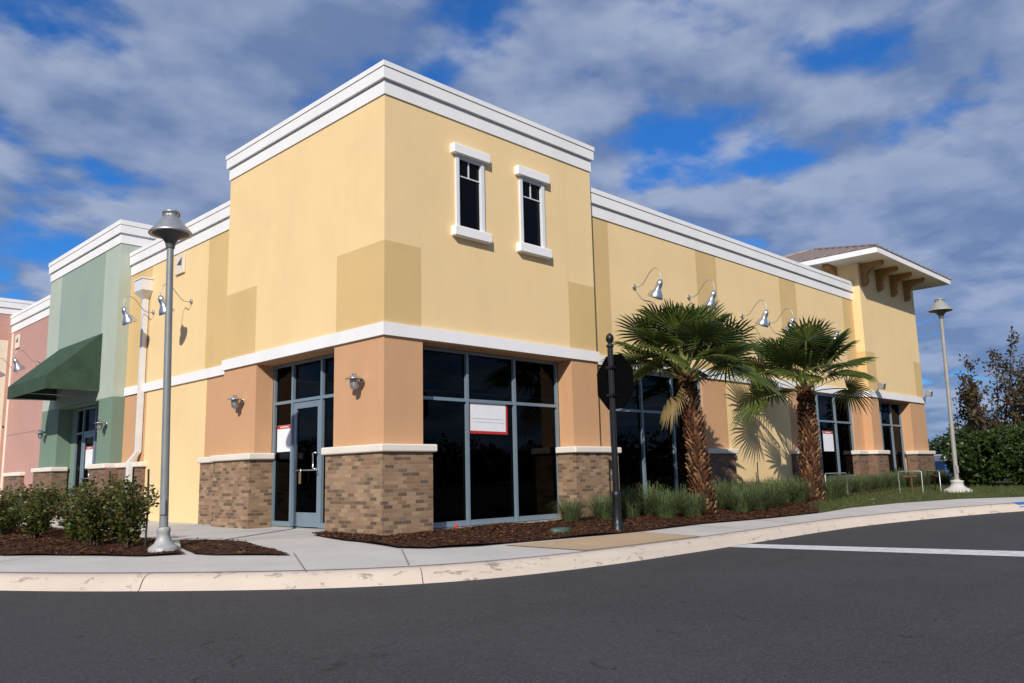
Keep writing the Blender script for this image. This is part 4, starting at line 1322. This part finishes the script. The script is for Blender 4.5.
for k, (x, y, h, r_) in enumerate(shr):
    lab = 'leafy green shrub at the right end of the mulch bed, beside the street lamp' if k == 0 else 'leafy green shrub in the row along the mulch bed before the green store'
    shrub('shrub', lab, 'shrub', (x, y, ground(x, y) + .02), h * (1.12 if k == 0 else random.uniform(.78, 1.02)), r_ * random.uniform(.9, 1.1), 17, 1700, M['shrub'], 100 + k, 'shrubs in the mulch bed' if k == 0 else 'shrubs in the row before the green store', (.062, .021))
for k, (x, y, h, lab) in enumerate([(-2.95, 1.50, 1.05, 'dark garden stake in the rightmost shrub by the street lamp'),
                                    (-2.75, 3.55, 1.05, 'dark garden stake among the shrubs before the green store')]):
    s_ = MB(); s_.tube([(0, 0, -.1), (.01, 0, h * .5), (0.0, .01, h)], .014, 6)
    o = s_.build('garden_stake', M['stake']); o.location = (x, y, ground(x, y) + .03)
    tag(o, lab, 'stake')
s_ = MB(); s_.tube([(0, 0, -.1), (.0, 0, .4), (0.01, .0, .95)], .016, 6)
o = s_.build('garden_stake', M['stake']); o.location = (11.6, 0.02, ground(11.6, 0)); tag(o, 'thin dark stake standing against the yellow wall between the palms', 'stake')

def grass_clump_mesh(seed, n, h, rad):
    rs = random.Random(seed); V, F = [], []
    for _ in range(n):
        an = rs.uniform(0, 2 * PI); r = rad * .38 * math.sqrt(rs.random())
        b0 = Vector((math.cos(an) * r, math.sin(an) * r, -.01))
        a2 = an + rs.uniform(-.9, .9); out = rad * rs.uniform(.05, 1.15) ** .8; hh = h * rs.uniform(.35, 1.1) * (1 - .25 * out / rad)
        o = Vector((math.cos(a2), math.sin(a2), 0)); tg = Vector((-o.y, o.x, 0)) * rs.uniform(.0025, .0045)
        p1 = b0 + o * out * .22 + Vector((0, 0, hh * .55)); p2 = b0 + o * out * .6 + Vector((0, 0, hh * .92)); p3 = b0 + o * out * 1.15 + Vector((0, 0, hh * rs.uniform(.6, 1.05)))
        k = len(V)
        V += [b0 - tg, b0 + tg, p1 + tg, p1 - tg, p2 + tg * .7, p2 - tg * .7, p3]
        F += [(k, k + 1, k + 2, k + 3), (k + 3, k + 2, k + 4, k + 5), (k + 5, k + 4, k + 6, k + 6)]
    me = bpy.data.meshes.new('grass_clump')
    me.from_pydata([tuple(v) for v in V], [], [tuple(dict.fromkeys(f)) for f in F])
    me.materials.append(M['blade']); me.update()
    return me
gmesh = [grass_clump_mesh(s, 620, .60, .50) for s in (1, 2, 3, 4)]
clumps = [(3.75, -0.50, .80, 0)] + \
    [(4.55, -0.62, .85, 1), (5.15, -0.75, 1.0, 1), (5.75, -0.78, 1.15, 1), (6.15, -1.5, .9, 1), (5.5, -1.35, .95, 1), (7.2, -0.75, 1.0, 1)] + \
    [(7.6, -1.7, .95, 2), (7.9, -1.0, 1.1, 2), (8.4, -1.6, 1.05, 2), (8.7, -0.9, 1.1, 2), (9.1, -1.55, 1.0, 2), (9.5, -0.8, 1.1, 2), (9.9, -1.4, 1.1, 2), (10.3, -0.75, 1.05, 2), (10.6, -1.45, 1.05, 2), (8.2, -0.35, 1.05, 2), (9.0, -0.3, 1.1, 2), (9.9, -.25, 1.1, 2)] + \
    [(11.1, -0.7, 1.05, 2), (12.2, -1.5, 1.0, 3), (12.6, -0.8, 1.05, 3), (13.2, -1.2, .95, 3), (13.8, -0.6, 1.0, 3), (14.5, -0.9, .95, 3), (15.2, -0.5, .95, 3), (16.0, -0.7, .9, 3), (16.9, -0.5, .95, 3), (17.8, -0.6, .9, 3), (18.7, -0.65, .9, 3), (19.7, -0.6, .95, 3), (20.6, -0.55, .9, 3), (21.5, -0.6, .95, 3), (22.5, -0.55, .9, 3), (23.5, -0.6, .9, 3)]
glab = [('small grass tuft in the mulch by the corner of the big window', 'lone grass tuft'),
        ('feathery green grass clump beside the nearer palm and the sign post', 'grass clumps around the nearer palm'),
        ('feathery green grass clump between the two palms along the yellow wall', 'grass clumps between the palms'),
        ('feathery green grass clump right of the farther palm under the far windows', 'grass clumps below the far windows')]
for k, (x, y, s_, gi_) in enumerate(clumps):
    o = bpy.data.objects.new('grass_clump', gmesh[k % 4]); COL.objects.link(o)
    o.location = (x, y, ground(x, y) + .03); o.scale = (s_, s_, s_ * random.uniform(.9, 1.1)); o.rotation_euler = (0, 0, random.uniform(0, 6))
    tag(o, glab[gi_][0], 'grass clump', glab[gi_][1])

def blob_shrub(name, label, cat, loc, h, rx, n, mat, seed, group=None, leaf=(.11, .04)):
    """dense bush: leaves in clumps through an uneven volume, on a short trunk"""
    rs = np.random.default_rng(seed)
    t = thing(name, label, cat, loc, group)
    cl = []
    m = 46
    for i in range(m):
        u = rs.normal(size=3); u /= np.linalg.norm(u)
        r = rs.uniform(.35, 1.0) ** .5
        c = np.array([u[0] * rx * r, u[1] * rx * r, h * .52 + u[2] * h * .44 * r])
        cl.append((c, rs.uniform(.22, .42) * rx * .75))
    idx = rs.integers(0, m, n)
    cc = np.array([c for c, _ in cl])[idx]; rr = np.array([r for _, r in cl])[idx]
    u = rs.normal(size=(n, 3)); u /= np.linalg.norm(u, axis=1, keepdims=True)
    C_ = cc + u * (rr * rs.uniform(.3, 1.0, n) ** .4)[:, None]
    C_[:, 2] = np.maximum(C_[:, 2], .03)
    V, F = leaf_quads(C_, u + rs.normal(size=(n, 3)) * .5, leaf[0], leaf[1], rs)
    np_mesh('foliage', V, F, mat, t)
    tr = MB()
    for k in range(4):
        a = k * 1.7
        tr.tube([(0.05 * math.cos(a), .05 * math.sin(a), -.05), (rx * .3 * math.cos(a), rx * .3 * math.sin(a), h * .4), (rx * .55 * math.cos(a), rx * .55 * math.sin(a), h * .75)], [.04, .03, .012], 6)
    tr.build('stems', M['bark'], t)
    return t
hz = [(20.1, -2.75, 1.6, 0.85, 'dark green bush nearest the pale street lamp, left end of the hedge'),
      (20.3, -3.75, 1.7, 0.9, 'dark green bush in the middle of the front row of the hedge'),
      (20.5, -4.75, 1.8, 0.9, 'dark green bush at the right edge of the picture, right end of the hedge'),
      (21.5, -2.4, 1.75, 1.0, 'dark green bush in the second row of the hedge, behind its left end'),
      (21.9, -3.7, 1.9, 1.0, 'taller dark green bush in the second row of the hedge at the right edge')]
for k, (x, y, h, r_, lab) in enumerate(hz):
    blob_shrub('hedge_bush', lab, 'bush', (x, y, slope(x)), h, r_, 6500, M['hedge'], 300 + k, 'bushes of the hedge')

def tree(name, label, loc, h, spread, seed, mat, nleaf, leaf=(.12, .05), lean=(0, 0), group=None, levels=4, sparse=1.0):
    pr = random.Random(seed); rs = np.random.default_rng(seed)
    t = thing(name, label, 'tree', loc, group)
    tr = MB(); tips = []
    def grow(p, d, l, r, lev):
        q = p + d * l
        mid = p + d * l * .5 + Vector((pr.uniform(-.04, .04) * l, pr.uniform(-.04, .04) * l, 0))
        tr.tube([p, mid, q], [r, r * .85, r * .66], 6 if lev > 1 else 8, caps=False)
        if lev >= 2:
            for s in (.35, .6, .85, 1.0):
                tips.append((p + d * l * s, .12 * l + .12))
        if lev == levels:
            return
        n = pr.choice((3, 3, 4)) if lev < 2 else pr.choice((2, 3))
        for k in range(n):
            a = pr.uniform(0, 2 * PI); tilt = pr.uniform(.22, .62) * spread
            ref = Vector((math.cos(a), math.sin(a), 0)); ref -= d * ref.dot(d)
            nd = (d * math.cos(tilt) + ref.normalized() * math.sin(tilt) + Vector((0, 0, .12))).normalized()
            grow(p + d * l * pr.uniform(.55, 1.0), nd, l * pr.uniform(.6, .82), r * .58, lev + 1)
    grow(Vector((0, 0, -.1)), Vector((lean[0], lean[1], 1)).normalized(), h * .32, h * .017, 0)
    tr.build('trunk', M['bark'], t)
    idx = rs.integers(0, len(tips), nleaf)
    cc = np.array([tuple(c) for c, _ in tips])[idx]; rr = np.array([r for _, r in tips])[idx]
    u = rs.normal(size=(nleaf, 3)); u /= np.linalg.norm(u, axis=1, keepdims=True)
    C_ = cc + u * (rr * rs.uniform(.1, 1.3, nleaf))[:, None]
    V, F = leaf_quads(C_, u, leaf[0], leaf[1], rs)
    np_mesh('crown', V, F, mat, t)
    return t
def shoot_tree(label, loc, h, seed, nleaf):
    """many upright whippy stems with thin foliage"""
    pr = random.Random(seed); rs = np.random.default_rng(seed)
    t = thing('young_tree', label, 'tree', loc, 'sparse trees behind the hedge')
    tr = MB(); tips = []
    for k in range(9):
        a = pr.uniform(0, 2 * PI); out = pr.uniform(.15, 1.0) * h * .24; hh = h * pr.uniform(.62, 1.0) * (1 - .3 * out / (h * .24) * pr.random())
        e = Vector((math.cos(a) * out, math.sin(a) * out, hh))
        m1 = Vector((e.x * .35, e.y * .35, hh * .30)); m2 = Vector((e.x * .8 + pr.uniform(-.1, .1), e.y * .8 + pr.uniform(-.1, .1), hh * .66))
        st = [Vector((pr.uniform(-.06, .06), pr.uniform(-.06, .06), -.1)), m1, m2, e]
        tr.tube(st, [.05, .035, .02, .006], 6, caps=False)
        for q in range(16):
            s_ = pr.uniform(.22, .97); i_ = min(2, int(s_ * 3)); f_ = s_ * 3 - i_
            p = st[i_].lerp(st[i_ + 1], f_); l = (1.08 - s_) * h * pr.uniform(.10, .26) + .12
            a2 = pr.uniform(0, 2 * PI); d_ = Vector((math.cos(a2) * .6, math.sin(a2) * .6, pr.uniform(.4, 1.1))).normalized()
            tr.tube([p, p + d_ * l * .5 + Vector((0, 0, .02)), p + d_ * l + Vector((0, 0, .08 * l))], [.012, .008, .003], 5, caps=False)
            for w_ in (.25, .45, .65, .85, 1.0):
                tips.append((p + d_ * l * w_, .06 + .10 * l))
        for w_ in np.linspace(.35, 1, 12):
            i_ = min(2, int(w_ * 3)); tips.append((st[i_].lerp(st[i_ + 1], w_ * 3 - i_), .10))
    tr.build('trunk', M['bark'], t)
    idx = rs.integers(0, len(tips), nleaf)
    cc = np.array([tuple(c) for c, _ in tips])[idx]; rr = np.array([r for _, r in tips])[idx]
    u = rs.normal(size=(nleaf, 3)); u /= np.linalg.norm(u, axis=1, keepdims=True)
    V, F = leaf_quads(cc + u * (rr * rs.uniform(.1, 1.2, nleaf))[:, None], u, .14, .045, rs)
    np_mesh('crown', V, F, M['autumn'], t)
shoot_tree('tallest sparse reddish tree rising above the hedge at the right', (25.3, -1.75, .2), 6.0, 41, 2300)
shoot_tree('sparse reddish tree partly cut by the right edge behind the hedge', (25.6, -3.05, .2), 5.2, 52, 2200)
shoot_tree('lower sparse tree just right of the pale street lamp, above the hedge', (26.4, -.9, .2), 4.2, 57, 1500)
tree('young_tree', 'young tree at the left edge whose leafy twigs hang before the pink wall', (-4.35, 6.6, .0), 3.3, 1.0, 63, M['shrub'], 1100, (.09, .03))

# pipe rails by the far windows
def pipe_rail(x, y, w, h, az_, label):
    t = thing('pipe_rail', label, 'pipe', (x, y, ground(x, y)), 'pipe rails below the far windows')
    p_ = MB(); dx_, dy_ = math.cos(az_) * w, math.sin(az_) * w
    p_.tube([(0, 0, -.1), (0, 0, h - .03), (dx_ * .04, dy_ * .04, h), (dx_ * .96, dy_ * .96, h), (dx_, dy_, h - .03), (dx_, dy_, -.1)], .015, 8)
    p_.build('rail', M['galv'], t)
    v_ = MB()
    v_.tube([(dx_ * .45, dy_ * .45, -.1), (dx_ * .45, dy_ * .45, .40)], .02, 8); v_.tube([(dx_ * .2, dy_ * .2, .42), (dx_ * .8, dy_ * .8, .42)], .03, 8)
    v_.build('valve', M['rust'], t)
pipe_rail(13.88, -1.26, 1.26, .585, R(180), 'grey pipe rail right beside the farther palm')
pipe_rail(15.48, -2.58, .58, .56, R(92), 'grey pipe rail in the lawn, middle one of three')
pipe_rail(16.05, -2.84, 1.0, .54, R(35), 'grey pipe rail nearest the pale street lamp')

# valve lid and red cap in the mulch
vb = MB(); vb.lathe([(0.0, .03), (.13, .028), (.15, .015), (.15, -.05)], 20); o = vb.build('valve_box_lid', M['valve']); o.location = (2.05, -1.75, ground(2.05, -1.75) + .05); o.scale = (1.25, .8, 1)
tag(o, 'round green valve box lid lying in the mulch left of the sign post', 'valve box')
rc = MB(); rc.lathe([(.03, -.03), (.03, .015), (.018, .03), (.015, .055), (0, .06)], 12); o = rc.build('irrigation_marker', M['red']); o.location = (1.45, -.02, ground(1.45, 0) + .05)
tag(o, 'small red irrigation marker in the mulch under the corner window', 'marker')
# accessible bay sign at the right edge: blue kerb marking
bm_ = MB(); p, n = curb_at(0)
def kerb_patch(x0, x1):
    pts = [i for i, q in enumerate(CP) if x0 <= q.x <= x1 and q.y < -2]
    m2 = MB()
    for i in pts[:-1]:
        for (a, za), (b, zb_) in (((0.03, -.187), (.11, -.113)), ((.11, -.113), (.262, -.096))):
            q0 = CP[i] + CN[i] * a; q1 = CP[i + 1] + CN[i + 1] * a; q2 = CP[i + 1] + CN[i + 1] * b; q3 = CP[i] + CN[i] * b
            m2.face([(q0.x, q0.y, za + .004 + slope(q0.x)), (q1.x, q1.y, za + .004 + slope(q1.x)), (q2.x, q2.y, zb_ + .004 + slope(q2.x)), (q3.x, q3.y, zb_ + .004 + slope(q3.x))])
    return m2
tag(kerb_patch(12.75, 15.2).build('blue_kerb_paint', M['bluepaint']), kind='structure')

# blue truck far behind
T = thing('box_truck', 'blue truck with a white roof parked far behind, right of the building', 'truck', (66, 12.4, -.62))
T.rotation_euler = (0, 0, R(38))
m_ = MB(); m_.box(-2.6, 1.6, -1.1, 1.1, .6, 1.78); m_.build('cargo_box', M['blue_van'], T, bevel=.05)
m_ = MB(); m_.box(-2.6, 1.6, -1.12, 1.12, 1.78, 2.35); m_.build('roof', M['white_van'], T, bevel=.08)
m_ = MB(); m_.prism([(1.65, -1.0), (3.3, -1.0), (3.4, -.8), (3.4, .8), (3.3, 1.0), (1.65, 1.0)], .6, 2.1); m_.build('cab', M['white_van'], T, bevel=.1)
m_ = MB(); m_.box(3.2, 3.42, -.8, .8, 1.4, 1.95); m_.build('windscreen', M['black_glass'], T)
for (x, y) in ((-1.8, 1.0), (-1.8, -1.0), (2.5, 1.0), (2.5, -1.0)):
    m_ = MB(); m_.lathe([(0, -.13), (.45, -.13), (.48, -.1), (.48, .1), (.45, .13), (0, .13)], 18, origin=(x, y, .48), axis=Matrix.Rotation(R(90), 3, 'X')); m_.build('wheel', M['rubber'], T)

# far woods all round the place: one mass nobody could count
nW = 330
Vs, Fs, basei = [], [], 0
for i in range(nW):
    an = 2 * PI * i / nW + rng.uniform(-.01, .01)
    dist = rng.uniform(92, 135)
    x, y = 8 + dist * math.cos(an), dist * math.sin(an)
    h = rng.uniform(4.4, 7.2) * (1.15 if math.sin(an * 7) > .7 else 1.0); r = rng.uniform(2.6, 4.4)
    n = 520
    u = rng.normal(size=(n, 3)); u /= np.linalg.norm(u, axis=1, keepdims=True)
    k = rng.uniform(.45, 1.0, n)
    lump = 1 + .28 * np.sin(u[:, 0] * 5 + i) * np.cos(u[:, 1] * 4 + i * .7)
    C_ = np.array([x, y, h * .5]) + u * np.array([r, r, h * .5]) * (k * lump)[:, None]
    C_[:, 2] = np.maximum(C_[:, 2] - .3, -.3)
    V, F = leaf_quads(C_, u + rng.normal(size=(n, 3)) * .6, .75, .27, rng)
    Vs.append(V); Fs.append(F + basei); basei += len(V)
woods = np_mesh('far_woods', np.concatenate(Vs), np.concatenate(Fs), M['woods'])
tag(woods, 'dark green far woods along the horizon behind the building', 'woods', kind='stuff')

# =================================================== sky and sun
SUN = Vector((-1.44, -1.0, 1.10)).normalized()
w = bpy.data.worlds.new('World'); scene.world = w
w.use_nodes = True
nt = w.node_tree
bg = nt.nodes['Background']
sky = nt.nodes.new('ShaderNodeTexSky')
sky.sky_type = 'NISHITA'; sky.sun_disc = False
sky.sun_elevation = math.asin(SUN.z); sky.sun_rotation = math.atan2(SUN.x, SUN.y)
sky.air_density = 1.0; sky.dust_density = 0.3; sky.ozone_density = 2.5
tc = nt.nodes.new('ShaderNodeTexCoord')
dirv = tc.outputs['Generated']
sep = nt.nodes.new('ShaderNodeSeparateXYZ'); L(nt, dirv, sep.inputs[0])
zc = math_node(nt, 'MAXIMUM', sep.outputs[2], 0.0)
den = math_node(nt, 'ADD', zc, 0.20)
cv = nt.nodes.new('ShaderNodeCombineXYZ')
L(nt, math_node(nt, 'DIVIDE', sep.outputs[0], den), cv.inputs[0]); L(nt, math_node(nt, 'DIVIDE', sep.outputs[1], den), cv.inputs[1])
cvo = cv.outputs[0]
n_big = noise(nt, cvo, 2.9, 6, 0.50, 0.0)
n_mid = noise(nt, cvo, 8.0, 4, 0.5, 0.0)
dens = math_node(nt, 'ADD', math_node(nt, 'MULTIPLY', n_big, 0.72), math_node(nt, 'MULTIPLY', n_mid, 0.28))
def gap(dv, wid, amt):
    global dens
    v = Vector(dv).normalized()
    dt = nt.nodes.new('ShaderNodeVectorMath'); dt.operation = 'DOT_PRODUCT'
    L(nt, dirv, dt.inputs[0]); dt.inputs[1].default_value = v
    ms = nt.nodes.new('ShaderNodeMapRange'); ms.interpolation_type = 'SMOOTHSTEP'
    ms.inputs['From Min'].default_value = math.cos(wid); ms.inputs['From Max'].default_value = 1.0
    ms.inputs['To Min'].default_value = 0; ms.inputs['To Max'].default_value = amt
    L(nt, dt.outputs['Value'], ms.inputs['Value'])
    dens = math_node(nt, 'SUBTRACT', dens, ms.outputs[0])
gap((0.258, 0.838, 0.48), .10, .08); gap((0.811, .486, .325), .14, .055); gap((.825, .302, .477), .10, .08)
gap((.74, .46, .44), .10, .05); gap((.56, .68, .50), .09, .05); gap((.62, .60, .51), .06, .05); gap((.86, .36, .36), .08, .05); gap((.26, .93, .27), .10, .05)
gap((.50, .80, .40), .24, -.035); gap((.93, .30, .20), .25, -.07); gap((.66, .57, .49), .10, -.04)
mask = nt.nodes.new('ShaderNodeMapRange'); mask.interpolation_type = 'SMOOTHSTEP'
mask.inputs['From Min'].default_value = 0.345; mask.inputs['From Max'].default_value = 0.485
L(nt, dens, mask.inputs['Value'])
# cloud tone: greyer where thick, brighter where thin edges catch the sun
up = scaled(nt, cvo, (0.93, 0.93, 0.93))
b2 = math_node(nt, 'ADD', math_node(nt, 'MULTIPLY', noise(nt, up, 2.9, 6, 0.50, 0.0), 0.72), math_node(nt, 'MULTIPLY', noise(nt, up, 8.0, 4, 0.5, 0.0), 0.28))
b1 = math_node(nt, 'ADD', math_node(nt, 'MULTIPLY', n_big, 0.72), math_node(nt, 'MULTIPLY', n_mid, 0.28))
rim = math_node(nt, 'MULTIPLY', math_node(nt, 'SUBTRACT', b1, b2), 1.5)
n_lit = math_node(nt, 'ADD', noise(nt, cvo, 3.3, 4, 0.5, 0.0), rim)
ccol = ramp(nt, n_lit, [(0.34, (1.55, 2.25, 4.0)), (0.50, (2.5, 3.2, 4.9)), (0.66, (3.8, 4.4, 5.9))])
thick = nt.nodes.new('ShaderNodeMapRange'); thick.inputs['From Min'].default_value = .46; thick.inputs['From Max'].default_value = .68
thick.inputs['To Min'].default_value = 0.0; thick.inputs['To Max'].default_value = .55
L(nt, dens, thick.inputs['Value'])
ccol = mix_rgb(nt, thick.outputs[0], ccol, (2.1, 2.8, 4.6))
skyc = mix_rgb(nt, 1.0, sky.outputs[0], (0.22, 0.70, 1.3), 'MULTIPLY')
allc = mix_rgb(nt, math_node(nt, 'MULTIPLY', mask.outputs[0], 0.92), skyc, ccol)
L(nt, allc, bg.inputs['Color'])
bg.inputs['Strength'].default_value = 0.10

sl = bpy.data.lights.new('sun', 'SUN'); sl.energy = 4.4; sl.angle = R(0.53); sl.color = (1.0, 0.945, 0.86)
so = bpy.data.objects.new('sun', sl); COL.objects.link(so)
so.rotation_euler = (-SUN).to_track_quat('-Z', 'Y').to_euler()
so.location = SUN * 60

# =================================================== camera
cam = bpy.data.cameras.new('camera'); co = bpy.data.objects.new('camera', cam); COL.objects.link(co)
yaw, pit, rol, fpx = 0.791457, 0.161548, -0.022581, 818.066
fw = Vector((math.sin(yaw) * math.cos(pit), math.cos(yaw) * math.cos(pit), math.sin(pit)))
r0 = Vector((math.cos(yaw), -math.sin(yaw), 0)); u0 = r0.cross(fw)
rr_ = r0 * math.cos(rol) + u0 * math.sin(rol); uu_ = -r0 * math.sin(rol) + u0 * math.cos(rol)
mat3 = Matrix((rr_, uu_, -fw)).transposed()
co.matrix_world = Matrix.Translation((-7.60705, -10.33975, 0.874835)) @ mat3.to_4x4()
cam.sensor_width = 36.0; cam.sensor_fit = 'HORIZONTAL'; cam.lens = fpx * 36.0 / 1024.0
cam.clip_start = 0.05; cam.clip_end = 6000
scene.camera = co
scene.view_settings.view_transform = 'Standard'
scene.view_settings.look = 'None'
scene.view_settings.exposure = 0.0
scene.view_settings.gamma = 1.0
scene.cycles.max_bounces = 6
scene.cycles.transparent_max_bounces = 12
